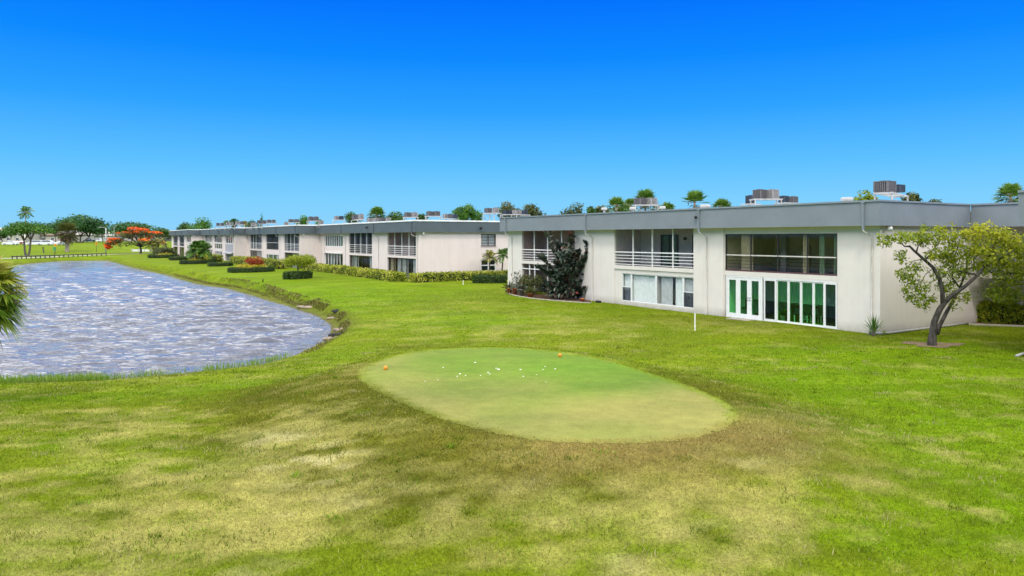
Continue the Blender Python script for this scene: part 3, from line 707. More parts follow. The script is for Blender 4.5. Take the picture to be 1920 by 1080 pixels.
bD = block('condominium_block', 'farthest block of the row, half hidden by a bushy palm', PD, Ls, 20, bays=[(.5, 7.6), (11.2, 19.), (22.0, 30.)], spouts=[.4, 10.5, 21.], end_exposed=2.25, fend=33.35)

def bars(B, x0, x1): return sorted((B.u(x0), B.u(x1)))
# block A
o = bA.o; u = bA.u
balcony(o, fu, .75, 8.3, [u(765.8), u(752.6), u(739.3)], 3.62, 4, 'inner_mauve', 'screen', [(2., 4.5)], depth=1.6); slab(bA, .75, 8.3)
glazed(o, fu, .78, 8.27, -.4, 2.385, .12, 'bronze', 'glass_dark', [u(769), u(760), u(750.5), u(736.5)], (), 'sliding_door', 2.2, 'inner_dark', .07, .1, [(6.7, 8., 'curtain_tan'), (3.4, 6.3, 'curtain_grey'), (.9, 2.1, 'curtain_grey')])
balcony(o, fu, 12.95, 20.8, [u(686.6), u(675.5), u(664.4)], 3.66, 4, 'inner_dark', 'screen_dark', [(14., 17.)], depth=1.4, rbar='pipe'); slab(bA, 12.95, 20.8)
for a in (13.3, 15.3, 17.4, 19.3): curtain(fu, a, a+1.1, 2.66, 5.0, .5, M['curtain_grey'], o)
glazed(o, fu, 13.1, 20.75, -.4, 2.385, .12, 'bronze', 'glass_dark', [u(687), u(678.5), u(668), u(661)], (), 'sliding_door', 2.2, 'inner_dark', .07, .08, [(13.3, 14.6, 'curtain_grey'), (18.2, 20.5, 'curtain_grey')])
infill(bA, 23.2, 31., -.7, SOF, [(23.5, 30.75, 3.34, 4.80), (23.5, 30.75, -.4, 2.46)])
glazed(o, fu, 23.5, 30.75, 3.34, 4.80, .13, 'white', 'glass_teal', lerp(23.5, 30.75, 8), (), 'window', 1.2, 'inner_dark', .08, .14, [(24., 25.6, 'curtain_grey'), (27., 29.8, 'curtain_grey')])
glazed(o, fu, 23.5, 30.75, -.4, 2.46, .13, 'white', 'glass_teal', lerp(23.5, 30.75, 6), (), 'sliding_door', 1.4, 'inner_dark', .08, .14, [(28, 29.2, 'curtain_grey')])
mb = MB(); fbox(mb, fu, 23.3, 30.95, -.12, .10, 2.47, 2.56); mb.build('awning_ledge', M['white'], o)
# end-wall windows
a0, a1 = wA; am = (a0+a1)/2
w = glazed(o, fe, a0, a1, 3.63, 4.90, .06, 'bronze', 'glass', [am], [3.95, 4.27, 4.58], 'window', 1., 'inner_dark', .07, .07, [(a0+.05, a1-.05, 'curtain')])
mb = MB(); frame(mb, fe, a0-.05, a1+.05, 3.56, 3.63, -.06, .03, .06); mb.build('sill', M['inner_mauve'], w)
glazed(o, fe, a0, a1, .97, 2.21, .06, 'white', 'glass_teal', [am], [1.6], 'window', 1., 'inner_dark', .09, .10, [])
for px, v in ((699, None), (898, 1)):
    mb = MB()
    if v is None: q = fu(u(px), -.6, 5.75); r2 = fu(u(px), -.85, 5.66)
    else: a = uA0(px); q = fe(a, -.35, 5.62); r2 = fe(a-.1, -.62, 5.52)
    mb.tube([q, r2], [.05, .14], 10); mb.build('security_camera', M['dark'], o)
# block B
o = bB.o; u = bB.u
balcony(o, fu, .6, 8.4, [u(551.4), u(544.4), u(537.2)], 3.62, 4, 'inner_dark', 'screen_dark', [(2., 5.)], depth=1.5); slab(bB, .6, 8.4)
for a in (1., 3., 5.2): curtain(fu, a, a+1., 2.66, 5.0, .6, M['curtain_grey'], o)
glazed(o, fu, .65, 8.35, -.4, 2.385, .12, 'bronze', 'glass_dark', [u(545), u(536)], (), 'sliding_door', 2., 'inner_dark', .07, .12, [(2.3, 5.5, 'curtain_grey')])
infill(bB, 11.8, 20., -.7, SOF, [(12., 19.8, 2.72, SOF+.1), (11.9, 19.9, .0, 1.95)])
balcony(o, fu, 12., 19.8, [15.9], 3.75, 0, 'inner_dark', 'screen_dark', [], depth=1.5, rails=False, rbar='pipe', pm='bronze', z0=2.72)
w = glazed(o, fu, 11.9, 19.9, 0., 1.95, .12, 'white', 'glass', [u(518), u(510.3), u(501.8)], [], 'window', 1.4, 'curtain_green', .08, .16, [(u(518), u(511), 'curtain_green'), (u(509.6), u(502.2), 'curtain_green')])
mb = MB()
for a0, a1 in ((11.98, u(518)-.08), (u(501.8)+.08, 19.82)): fbox(mb, fu, a0, a1, .122, .19, .9, .98)
mb.build('meeting_rail', M['white'], w)
balcony(o, fu, 22.8, 31.5, [u(479.4), u(474.6), u(469.5)], 3.62, 4, 'inner_dark', 'screen_dark', [(25., 28.)], depth=1.5); slab(bB, 22.8, 31.5)
for a in (23.6, 26., 28.6): curtain(fu, a, a+1.2, 2.66, 5.0, .6, M['curtain_grey'], o)
glazed(o, fu, 22.85, 31.45, -.4, 2.385, .12, 'bronze', 'glass_dark', [u(474), u(468)], (), 'sliding_door', 2., 'inner_dark', .07, .12, [(25., 27.5, 'curtain_grey')])
# block C
o = bC.o
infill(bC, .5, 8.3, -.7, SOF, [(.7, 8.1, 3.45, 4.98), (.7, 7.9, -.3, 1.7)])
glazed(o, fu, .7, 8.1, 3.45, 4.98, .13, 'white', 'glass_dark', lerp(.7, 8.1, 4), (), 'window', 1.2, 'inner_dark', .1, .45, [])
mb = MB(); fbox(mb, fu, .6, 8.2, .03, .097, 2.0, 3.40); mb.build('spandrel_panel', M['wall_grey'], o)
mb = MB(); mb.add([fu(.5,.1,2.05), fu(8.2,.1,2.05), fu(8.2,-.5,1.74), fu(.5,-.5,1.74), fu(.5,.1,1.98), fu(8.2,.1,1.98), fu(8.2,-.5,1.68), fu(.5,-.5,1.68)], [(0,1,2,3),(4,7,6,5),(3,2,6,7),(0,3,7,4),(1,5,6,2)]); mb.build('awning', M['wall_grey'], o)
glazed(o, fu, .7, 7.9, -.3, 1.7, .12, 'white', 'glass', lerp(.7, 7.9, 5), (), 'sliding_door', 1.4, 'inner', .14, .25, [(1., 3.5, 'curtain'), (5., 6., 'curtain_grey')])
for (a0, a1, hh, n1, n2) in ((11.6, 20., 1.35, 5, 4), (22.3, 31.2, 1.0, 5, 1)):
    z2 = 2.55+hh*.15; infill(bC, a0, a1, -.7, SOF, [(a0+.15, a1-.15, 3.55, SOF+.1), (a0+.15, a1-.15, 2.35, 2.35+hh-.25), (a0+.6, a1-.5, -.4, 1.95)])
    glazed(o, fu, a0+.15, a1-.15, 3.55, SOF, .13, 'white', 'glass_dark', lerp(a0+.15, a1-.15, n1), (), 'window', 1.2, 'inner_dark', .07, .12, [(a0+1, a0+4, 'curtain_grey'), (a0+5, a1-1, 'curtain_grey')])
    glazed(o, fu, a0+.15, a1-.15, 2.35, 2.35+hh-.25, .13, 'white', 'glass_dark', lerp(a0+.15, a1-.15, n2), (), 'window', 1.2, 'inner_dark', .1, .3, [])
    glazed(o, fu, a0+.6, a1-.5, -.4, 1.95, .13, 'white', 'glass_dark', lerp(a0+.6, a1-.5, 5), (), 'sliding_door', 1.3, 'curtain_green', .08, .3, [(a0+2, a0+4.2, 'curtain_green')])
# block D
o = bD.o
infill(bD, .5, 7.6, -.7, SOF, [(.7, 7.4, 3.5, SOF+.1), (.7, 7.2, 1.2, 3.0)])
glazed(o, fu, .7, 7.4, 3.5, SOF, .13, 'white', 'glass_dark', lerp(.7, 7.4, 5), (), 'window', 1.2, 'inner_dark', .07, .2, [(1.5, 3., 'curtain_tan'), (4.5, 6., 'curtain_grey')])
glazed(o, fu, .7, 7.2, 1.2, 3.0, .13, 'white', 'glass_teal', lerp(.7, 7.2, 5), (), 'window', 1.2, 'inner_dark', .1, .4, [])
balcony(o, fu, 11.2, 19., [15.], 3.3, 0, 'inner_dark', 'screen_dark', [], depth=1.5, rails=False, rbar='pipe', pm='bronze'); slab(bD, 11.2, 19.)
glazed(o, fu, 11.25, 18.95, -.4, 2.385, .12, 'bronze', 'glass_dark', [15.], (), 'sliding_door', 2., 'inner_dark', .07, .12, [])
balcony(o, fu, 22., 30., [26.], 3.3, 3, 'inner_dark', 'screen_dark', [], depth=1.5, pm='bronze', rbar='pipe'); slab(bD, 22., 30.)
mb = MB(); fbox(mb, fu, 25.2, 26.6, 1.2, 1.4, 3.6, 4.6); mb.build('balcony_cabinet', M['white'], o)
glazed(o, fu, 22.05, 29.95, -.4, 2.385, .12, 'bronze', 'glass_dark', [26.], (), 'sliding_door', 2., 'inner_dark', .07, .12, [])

# --- block at the right edge and the covered breezeway between it and the nearest block
P0 = (17.07-D[0]*40.05+EV[0]*-1.74, 33.4-D[1]*40.05+EV[1]*-1.74)
b0 = block('condominium_block', 'block cut by the right edge of the frame, only its roof corner showing', P0, Ls, 17, far=False, bays=[(22.8, 30.5)], spouts=[], fend=33.35)
balcony(b0.o, fu, 22.8, 30.5, [24.7, 26.6, 28.5], 3.54, 4, 'inner', 'screen', [(24., 26.)]); slab(b0, 22.8, 30.5)
infill(b0, 22.8, 30.5, -.7, 2.388, [(23.5, 29.8, .3, 2.1)])
glazed(b0.o, fu, 23.5, 29.8, .3, 2.1, .13, 'white', 'glass', lerp(23.5, 29.8, 4), (), 'window', 1.4, 'inner', .08, .06, [(23.6, 26., 'curtain')])
lk = thing('breezeway', 'shaded covered breezeway with grey fascia behind the leaning tree', 'breezeway', (17.07, 33.4, 0), RZ)
mb = MB(); fbox(mb, fu, -6.68, -.352, 7.5, 7.58, FBOT, PTOP); mb.build('fascia', M['fascia'], lk)
mb = MB(); fbox(mb, fu, -6.68, -.402, 7.44, 7.66, PTOP, PTOP+.085); mb.build('coping', M['coping'], lk)
mb = MB(); fbox(mb, fu, -6.68, -.36, 7.585, 16.5, ROOF-.1, ROOF+.04); mb.build('roof', M['roof'], lk)
mb = MB(); panel(mb, fu, -6.68, -.36, -.7, ROOF-.11, 10.6, 10.8, [(-4.6, -3.6, 0, 2.1), (-2.3, -1.2, 2.7, 4.7), (-5.5, -3.4, 2.8, 4.9)]); mb.build('wall', M['wall_near'], lk)
mb = MB(); fbox(mb, fu, -6.68, -.36, 7.7, 10.59, 2.45, 2.65); mb.build('walkway', M['concrete'], lk)
mb = MB(); fbox(mb, fu, -4.6, -3.6, 10.65, 10.7, 0, 2.1); mb.build('door', M['inner_dark'], lk)
mb = MB(); fbox(mb, fu, -2.3, -1.2, 10.65, 10.7, 2.7, 4.7); fbox(mb, fu, -5.5, -3.4, 10.65, 10.7, 2.8, 4.9); mb.build('window', M['glass_dark'], lk)
mb = MB()
for k in range(12): fbox(mb, fu, -5.9+k*.5, -5.87+k*.5, 7.72, 7.75, 2.66, 3.6)
fbox(mb, fu, -6.68, -.36, 7.71, 7.76, 3.61, 3.66); mb.build('railing', M['bronze'], lk)
# ------------------------------------------------------------------ plants
def unit(v): return v/np.maximum(np.linalg.norm(v, axis=-1, keepdims=True), 1e-9)
def cards(P, d, n, ln, wd):
    """leaf shapes: rhombus folded a little along its midrib. P base, d direction, n face normal"""
    d = unit(d); s = unit(np.cross(d, n)); n = np.cross(s, d); ln = np.asarray(ln)[:,None]*np.ones((len(P),1)); wd = np.asarray(wd)[:,None]*np.ones((len(P),1))
    V = np.stack([P, P+d*ln*.45+s*wd*.5+n*wd*.12, P+d*ln, P+d*ln*.45-s*wd*.5+n*wd*.12], 1).reshape(-1, 3)
    return V, np.arange(4*len(P)).reshape(-1, 4)
def lobe_leaves(lobes, n, size, r, asp=.5, up=.35, shell=.55, tone=None):
    """lobes (k,6[,7 tone]) centre+radii -> leaf cards spread through each lobe's outer part"""
    lobes = np.asarray(lobes, float); vol = (lobes[:,3]*lobes[:,4]*lobes[:,5])**(2/3); k = r.choice(len(lobes), n, p=vol/vol.sum())
    q = unit(r.normal(size=(n, 3))); rr = shell+(1-shell)*r.uniform(0, 1, n)**.6
    rr *= .82+.36*r.uniform(0, 1, n)
    P = lobes[k,:3]+q*lobes[k,3:6]*rr[:,None]
    nn = unit(q+r.normal(size=(n, 3))*.55+np.array([0,0,up])); d = unit(np.cross(nn, r.normal(size=(n, 3)))-np.array([0,0,.15]))
    s = size*r.uniform(.6, 1.35, n); V, Fc = cards(P, d, nn, s, s*asp)
    lt = r.normal(0, .13, len(lobes)) if lobes.shape[1] < 7 else lobes[:,6]-.5
    t = np.clip(.5+lt[k]+r.normal(0, .17, n), 0, 1)
    return V, Fc, np.repeat(t, 4)
def limb(mb, a, b, r0, r1, r, n=6, sag=.12, seg=5):
    a = Vector(a); b = Vector(b); l = (b-a).length; pts = []
    off = Vector(r.normal(0, sag*l, 3))*.5
    for i in range(seg+1):
        t = i/seg; pts.append(a.lerp(b, t)+off*math.sin(math.pi*t)+Vector((0,0,.10*l*math.sin(math.pi*t))))
    mb.tube(pts, [r0+(r1-r0)*i/seg for i in range(seg+1)], n)
def tree(name, label, x, y, h, cw, mat='tree', seed=1, n=1600, leaf=.35, hc=None, cd=None, nl=14, tr=None, barkm='bark', z=None, group=None, cat='tree', flat=1., forks=1, lobe=.36, lean=0):
    r = np.random.default_rng(seed); z = tz(x, y) if z is None else z; hc = h*.4 if hc is None else hc; tr = h*.028 if tr is None else tr
    o = thing(name, label, cat, (x, y, z), 0, group)
    rx = cw/2; ry = (cd or cw)/2; rz = (h-hc)/2; cz = hc+rz; lobes = []
    for i in range(nl):
        q = unit(r.normal(size=(1, 3)))[0]; q[2] = abs(q[2])*1.0-.35 if r.uniform() < .75 else q[2]
        f = r.uniform(.35, .72); lr = lobe*r.uniform(.7, 1.25)
        lobes.append([lean+q[0]*rx*f, q[1]*ry*f, cz+q[2]*rz*f, rx*lr, ry*lr, rz*lr*1.15*flat])
    V, Fc, t = lobe_leaves(lobes, n, leaf, r); np_mesh('crown', V, Fc, LM[mat], o, tone=t)
    mb = MB(); top = Vector((lean*.3, 0, hc*.9))
    for k in range(forks):
        a = Vector((.25*tr*6*(k-(forks-1)/2), 0, -.25)); b = top+Vector(((k-(forks-1)/2)*cw*.16, r.normal(0, .2), 0))
        mb.tube([a, a.lerp(b, .04), a.lerp(b, .35)+Vector(r.normal(0, tr*.6, 3)), b], [tr*1.5, tr*1.1, tr*.9, tr*.7], 8)
        for i, lb in enumerate(lobes[k::forks][:7]): limb(mb, b, lb[:3], tr*.5, tr*.12, r)
    mb.build('trunk', M[barkm], o)
    return o
def fan_fronds(n, pet, bl, r, droop=.5, lo=-.6, segs=20, spread=1.75, w=.062, tone0=.5):
    Vs, T = [], []; mb = MB()
    for i in range(n):
        e = lo+(1.45-lo)*((i+.5)/n)**.85; a = i*2.39996+r.normal(0, .2)
        ax = np.array([math.cos(a)*math.cos(e), math.sin(a)*math.cos(e), math.sin(e)]); l = pet*r.uniform(.8, 1.15)
        hub = ax*l+np.array([0,0,-.10*l]); mb.tube([(0,0,0), tuple(ax*l*.5+np.array([0,0,.03*l])), tuple(hub)], [.022*pet, .018*pet, .012*pet], 5)
        up = np.array([0,0,1.]); side = unit(np.cross(ax, up)+1e-6); nn = np.cross(side, ax); th = np.linspace(-spread, spread, segs)
        th = th+r.normal(0, .03, segs)
        dd = np.cos(th)[:,None]*ax+np.sin(th)[:,None]*side+.18*np.abs(np.sin(th))[:,None]*nn
        L_ = bl*(.62+.38*np.cos(th*.55))*r.uniform(.85, 1.1, segs)
        m1 = hub+dd*L_[:,None]*.5; tip = hub+dd*L_[:,None]-np.array([0,0,1])*(droop*L_*r.uniform(.15, .55, segs))[:,None]
        s2 = unit(np.cross(dd, nn)); ww = (w*bl*2)
        Vs.append(np.stack([np.repeat(hub[None], segs, 0), m1+s2*ww*.5, tip, m1-s2*ww*.5], 1).reshape(-1, 3))
        tt = np.clip(tone0+.28*math.sin(e)-(.25 if e < -.2 else 0)*-1*(r.uniform() < .5)+r.normal(0, .1)+r.normal(0, .07, segs), 0, 1); T.append(np.repeat(tt, 4))
    V = np.concatenate(Vs); return V, np.arange(len(V)).reshape(-1, 4), np.concatenate(T), mb
def feather_fronds(n, ln, r, leaflets=22, droop=.75, lo=-.2, lw=.35, w=.06, tone0=.5):
    Vs, T = [], []; mb = MB()
    for i in range(n):
        e = lo+(1.35-lo)*((i+.5)/n); a = i*2.39996+r.normal(0, .25); l = ln*r.uniform(.8, 1.1)
        hd = np.array([math.cos(a), math.sin(a), 0]); s = np.linspace(0, 1, 9)
        pos = lambda s: np.outer(s*math.cos(e), hd)*l*(1-.18*s[:,None])+np.array([0,0,1])[None]*(l*(s*math.sin(e)-droop*.55*s**2.2))[:,None]
        pts = pos(s); mb.tube([tuple(p) for p in pts], list(np.linspace(.016, .004, 9)*ln), 4)
        sl = np.linspace(.16, .99, leaflets); P = pos(sl); tg = unit(pos(sl+.01)-pos(sl-.01)); side = unit(np.cross(tg, np.array([0,0,1.])))
        for sg in (-1, 1):
            d = unit(side*sg*.9+tg*.55+np.array([0,0,-.28])+r.normal(0, .07, (leaflets, 3))); L_ = l*lw*np.sin(np.pi*np.clip(sl*.88+.1, 0, 1))**.6*r.uniform(.85, 1.1, leaflets)
            nn = unit(np.cross(tg, d)+1e-6); V, _ = cards(P, d, nn, L_, np.full(leaflets, w*l)); Vs.append(V); T.append(np.repeat(np.clip(tone0+.15*math.sin(e)+r.normal(0, .1)+r.normal(0, .08, leaflets), 0, 1), 4))
    V = np.concatenate(Vs); return V, np.arange(len(V)).reshape(-1, 4), np.concatenate(T), mb
def palm(name, label, x, y, hub, kind, size, nf=22, mat='palm', seed=1, tr=.14, bend=(0, 0), z=None, group=None, barkm='bark_pale', dry=0, cat='palm', segs=20, lo=-.6, droop=.5, stems=None):
    r = np.random.default_rng(seed); z = tz(x, y) if z is None else z
    o = thing(name, label, cat, (x, y, z), 0, group)
    for (sx, sy, hh) in (stems or [(0, 0, hub)]):
        top = Vector((sx+bend[0], sy+bend[1], hh))
        mb = MB(); bs = Vector((sx*.3, sy*.3, -.2)); mid = bs.lerp(top, .5)+Vector((bend[0]*-.25, 0, 0))
        mb.tube([bs, bs.lerp(mid, .15), mid, top], [tr*1.35, tr, tr*.9, tr*.8], 8); mb.build('trunk', M[barkm], o)
        if kind == 'fan': V, Fc, t, pm_ = fan_fronds(nf, size*.5, size*.6, r, droop, lo, segs)
        else: V, Fc, t, pm_ = feather_fronds(nf, size, r, segs, droop, lo)
        c = np_mesh('crown', V+np.array(top), Fc, LM[mat], o, tone=t)
        s = pm_.build('leaf_stalks', M['bark_pale'], c); s.location = top
        if dry:
            V, Fc, t, _ = fan_fronds(dry, size*.35, size*.5, r, 1.3, -1.35, 14) if kind == 'fan' else feather_fronds(dry, size*.8, r, 14, 1.2, -1.2)
            k = V[:,2] < .15*size; Fk = Fc[k[Fc].all(1)]
            np_mesh('dead_fronds', V+np.array(top)+np.array([0,0,-.12*size]), Fk, LM['palm_dry'], o, tone=t)
    return o
def hedge(name, label, pts, width, height, n, size, mat, seed=1, group=None, cat='hedge', closed=False, rough=.10, taper=1., z=None, asp=.55):
    """clipped hedge along a ground path: dark core, added to block light, under a skin of leaves"""
    r = np.random.default_rng(seed); P = np.array(pts, float)
    if closed: P = np.concatenate([P, P[:1]])
    sg = np.diff(P, axis=0); l = np.linalg.norm(sg, axis=1); cs = np.concatenate([[0], np.cumsum(l)])
    ns = max(4, int(cs[-1]/max(.25, width*.4))); s = np.linspace(0, cs[-1], ns+1); Q = np.stack([np.interp(s, cs, P[:,0]), np.interp(s, cs, P[:,1])], 1)
    T = unit(np.gradient(Q, axis=0)); Nn = np.stack([-T[:,1], T[:,0]], 1); zz = terrain(Q[:,0], Q[:,1])
    c0 = Q.mean(0); z0 = float(zz.mean()) if z is None else z; o = thing(name, label, cat, (c0[0], c0[1], z0), 0, group)
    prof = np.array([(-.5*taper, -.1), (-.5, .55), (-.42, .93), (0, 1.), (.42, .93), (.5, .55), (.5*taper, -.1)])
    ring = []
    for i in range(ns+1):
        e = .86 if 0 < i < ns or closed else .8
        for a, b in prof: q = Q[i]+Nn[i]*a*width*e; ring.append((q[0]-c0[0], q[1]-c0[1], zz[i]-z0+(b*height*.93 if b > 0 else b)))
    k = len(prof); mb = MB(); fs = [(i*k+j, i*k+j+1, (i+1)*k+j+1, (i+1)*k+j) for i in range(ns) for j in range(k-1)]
    fs += [tuple(range(k-1, -1, -1)), tuple(range(ns*k, ns*k+k))]; mb.add(ring, fs, True); mb.build('shade_core', M['core'], o)
    # leaves on top, two sides and ends
    si = r.uniform(0, ns, n); i0 = np.minimum(si.astype(int), ns-1); f = (si-i0)[:,None]; q = Q[i0]*(1-f)+Q[i0+1]*f; nrm = Nn[i0]; zb = zz[i0]*(1-f[:,0])+zz[i0+1]*f[:,0]
    w = r.uniform(0, 1, n); pt = w*(2*height+width); off = np.empty(n); hz = np.empty(n); on = np.zeros((n, 3))
    A = pt < height; B = (pt >= height) & (pt < height+width); Cc = pt >= height+width
    off[A] = -.5*width; hz[A] = pt[A]; on[A] = np.concatenate([-nrm[A], np.zeros((A.sum(), 1))], 1)
    off[B] = pt[B]-height-.5*width; hz[B] = height; on[B] = (0, 0, 1)
    off[Cc] = .5*width; hz[Cc] = pt[Cc]-height-width; on[Cc] = np.concatenate([nrm[Cc], np.zeros((Cc.sum(), 1))], 1)
    bul = 1+rough*2*(fbm(q[:,0]*1., q[:,1]*1.+hz*1.7, .9, seed+3, 3)-.5); off *= bul*np.where(hz < .3*height, taper+(1-taper)*hz/(.3*height+1e-6), 1); hz = hz*(1+rough*1.6*(fbm(q[:,0], q[:,1]+off, .8, seed+9, 3)-.5))
    X = np.stack([q[:,0]+nrm[:,0]*off-c0[0], q[:,1]+nrm[:,1]*off-c0[1], zb-z0+hz], 1)+r.normal(0, size*.3, (n, 3))
    if not closed:
        ends = r.uniform(0, 1, n) < min(.25, .6*width/cs[-1]*2); ei = np.where(r.uniform(0, 1, n) < .5, 0, ns); sgn = np.where(ei == 0, -1, 1)
        oo = r.uniform(-.5, .5, n)*width; h2 = r.uniform(0, 1, n)*height; X2 = np.stack([Q[ei,0]+Nn[ei,0]*oo-c0[0], Q[ei,1]+Nn[ei,1]*oo-c0[1], zz[ei]-z0+h2], 1)
        X[ends] = X2[ends]; on[ends] = np.concatenate([T[ei]*sgn[:,None], np.zeros((n, 1))], 1)[ends]
    nn = unit(on+r.normal(0, .5, (n, 3))); d = unit(np.cross(nn, r.normal(size=(n, 3)))+.25*on); sz = size*r.uniform(.6, 1.4, n)
    V, Fc = cards(X, d, nn, sz, sz*asp); t = np.clip(.5+(fbm(X[:,0], X[:,1]+X[:,2]*2, .7, seed+17, 3)-.5)*1.0+r.normal(0, .2, n), 0, 1)
    np_mesh('leaves', V, Fc, LM[mat], o, tone=np.repeat(t, 4))
    return o
def shrub(name, label, x, y, h, w, mat, seed, n=600, leaf=.12, group=None, cat='shrub', z=None, stems=5, asp=.5, d=None):
    r = np.random.default_rng(seed); z = tz(x, y) if z is None else z; o = thing(name, label, cat, (x, y, z), 0, group); d = d or w
    lobes = [[r.uniform(-.32, .32)*w, r.uniform(-.32, .32)*d, h*r.uniform(.3, .72), w*.27*r.uniform(.7, 1.2), d*.27*r.uniform(.7, 1.2), h*.28*r.uniform(.8, 1.2)] for _ in range(8)]
    V, Fc, t = lobe_leaves(lobes, n, leaf, r, asp, .2, .4); np_mesh('foliage', V, Fc, LM[mat], o, tone=t)
    mb = MB()
    for lb in lobes[:stems]: limb(mb, (lb[0]*.2, lb[1]*.2, -.1), lb[:3], .02+.01*h, .006, r, 5)
    mb.build('stem', M['bark'], o); return o
def spiky(name, label, x, y, h, n, mat, seed, z=None, w=.05, cat='plant', group=None, spread=.7, stem=.25):
    r = np.random.default_rng(seed); z = tz(x, y) if z is None else z; o = thing(name, label, cat, (x, y, z), 0, group)
    a = r.uniform(0, 6.283, n); e = np.clip(r.normal(1.0, .4, n), .05, 1.5) if spread > .3 else np.clip(r.normal(1.4, .12, n), 1, 1.56)
    d = np.stack([np.cos(a)*np.cos(e), np.sin(a)*np.cos(e), np.sin(e)], 1); nn = unit(np.cross(d, np.stack([-np.sin(a), np.cos(a), 0*a], 1)))
    P = np.stack([0*a, 0*a, h*stem*r.uniform(.2, 1, n)], 1); L_ = h*(1-stem)*r.uniform(.65, 1.05, n); V, Fc = cards(P, d, nn, L_, np.full(n, w))
    np_mesh('leaves', V, Fc, LM[mat], o, tone=np.repeat(np.clip(r.normal(.5, .2, n), 0, 1), 4))
    mb = MB(); mb.tube([(0,0,-.1), (0,0,h*stem*.6), (0.01,0,h*stem)], [w*1.2, w, w*.7], 6); mb.build('stem', M['bark'], o); return o

# --- right: leaning two-stemmed tree
X0, Y0, Z0 = G(1747, 648)
def at(px, py, Y): return ((px-CX)/F*Y-X0, Y-Y0, CAMZ-(py-HZ)*Y/F-Z0)
o = thing('leaning_tree', 'leaning yellow green tree with forked dark trunk before the blank end wall', 'tree', (X0, Y0, Z0))
r = np.random.default_rng(3); mb = MB(); yb = Y0
mb.tube([at(1746,655,yb), at(1747,646,yb), at(1749,622,yb), at(1752,603,yb), at(1762,580,yb), at(1772,566,yb)], [.27,.19,.135,.125,.115,.105], 12)
def chain(pts, r0, r1, n=8): mb.tube([at(*p) for p in pts], list(np.linspace(r0, r1, len(pts))), n)
chain([(1770,569,yb), (1786,553,yb-.1), (1808,538,yb-.2), (1834,515,yb-.3), (1850,490,yb-.2), (1862,466,yb), (1868,448,yb)], 0.095, .03)
chain([(1768,571,yb), (1767,548,yb+.1), (1762,524,yb+.2), (1750,502,yb+.2), (1731,485,yb+.1), (1714,470,yb), (1705,461,yb-.1)], .10, .045)
chain([(1706,462,yb-.1), (1696,462,yb-.1), (1684,450,yb-.2), (1664,445,yb-.3)], .04, .012, 6)
chain([(1735,488,yb), (1748,470,yb+.3), (1760,455,yb+.4), (1770,440,yb+.4)], .04, .012, 6)
chain([(1718,473,yb), (1722,460,yb), (1735,448,yb+.2)], .035, .01, 6)
chain([(1756,627,yb+.3), (1761,612,yb+.3), (1775,585,yb+.4), (1788,562,yb+.5), (1800,540,yb+.6), (1812,505,yb+.8), (1815,470,yb+1)], .10, .03)
chain([(1834,516,yb-.3), (1815,512,yb), (1795,508,yb+.3), (1785,500,yb+.4)], .05, .02, 6)
chain([(1845,500,yb-.2), (1868,488,yb-.4), (1888,478,yb-.5), (1905,468,yb-.6)], .05, .015, 6)
chain([(1812,505,yb+.8), (1838,498,yb+.9), (1865,515,yb+.8), (1890,530,yb+.6)], .04, .012, 6)
chain([(1800,540,yb+.6), (1785,520,yb+.5), (1790,480,yb+.6), (1800,450,yb+.6)], .04, .012, 6)
chain([(1750,502,yb+.2), (1735,515,yb), (1725,535,yb-.2), (1722,555,yb-.3)], .02, .006, 5)
chain([(1731,485,yb+.1), (1712,490,yb), (1700,505,yb-.1)], .02, .006, 5)
mb.build('trunk', M['bark_dark'], o)
LB = [(1666,448,20,9,-.2,.4),(1692,443,24,14,-.2,.5),(1718,444,22,14,.1,.5),(1742,447,26,20,.3,.5),(1768,442,22,20,.4,.6),(1790,455,26,22,.5,.55),(1775,478,28,20,.4,.45),(1808,478,30,24,.5,.5),(1822,440,22,16,.5,.8),(1846,436,26,18,0,.85),(1872,446,28,20,0,.75),(1898,452,26,22,-.4,.7),(1918,470,24,28,-.4,.6),(1850,468,36,24,0,.7),(1884,482,34,26,-.2,.6),(1842,500,28,22,.3,.55),(1880,515,34,24,.3,.5),(1908,520,26,26,0,.5),(1868,545,30,20,.5,.42),(1900,552,26,20,.5,.42),(1795,510,24,22,.4,.4),(1762,512,20,18,.3,.4),(1778,540,20,18,.3,.35),(1720,500,18,14,0,.4),(1706,520,18,20,-.2,.4),(1724,540,18,20,-.2,.4),(1740,560,16,12,0,.4),(1812,555,16,12,.3,.6),(1925,500,24,30,.2,.6),(1690,480,14,14,-.2,.4),(1748,480,18,14,.2,.5),(1700,545,12,12,-.2,.35),(1712,562,12,10,-.1,.35),(1692,515,12,12,-.3,.4),(1735,575,10,9,0,.35),(1832,426,14,9,.1,.85),(1766,428,12,8,.3,.7),(1655,455,10,7,-.3,.45),(1786,572,8,9,.2,.4)]
lob = []
for px, py, rx, ry, dy, tn in LB:
    Yq = yb+dy; p = at(px, py, Yq); k = Yq/F; lob.append([*p, rx*k, (rx+ry)/2*k*1.25, ry*k, tn-.08])
    for _ in range(2): lob.append([p[0]+r.normal(0, rx*k*.5), p[1]+r.normal(0, .4), p[2]+r.normal(0, ry*k*.5), rx*k*.45, rx*k*.5, ry*k*.45, tn+r.normal(-.05, .1)])
V, Fc, t = lobe_leaves(lob, 12500, .14, r, .42, .1, .05); np_mesh('crown', V, Fc, LM['yellow'], o, tone=t)
mb = MB(); vs = []; n = 26
for rr in (0, .5, 1):
    for k in range(n):
        a = 6.283*k/n; q = rr*(1+.22*math.sin(3*a+1)+.12*math.sin(7*a)); xx = X0+.2+1.15*q*math.cos(a); yy = Y0+.25+.8*q*math.sin(a); vs.append((xx, yy, tz(xx, yy)+.02))
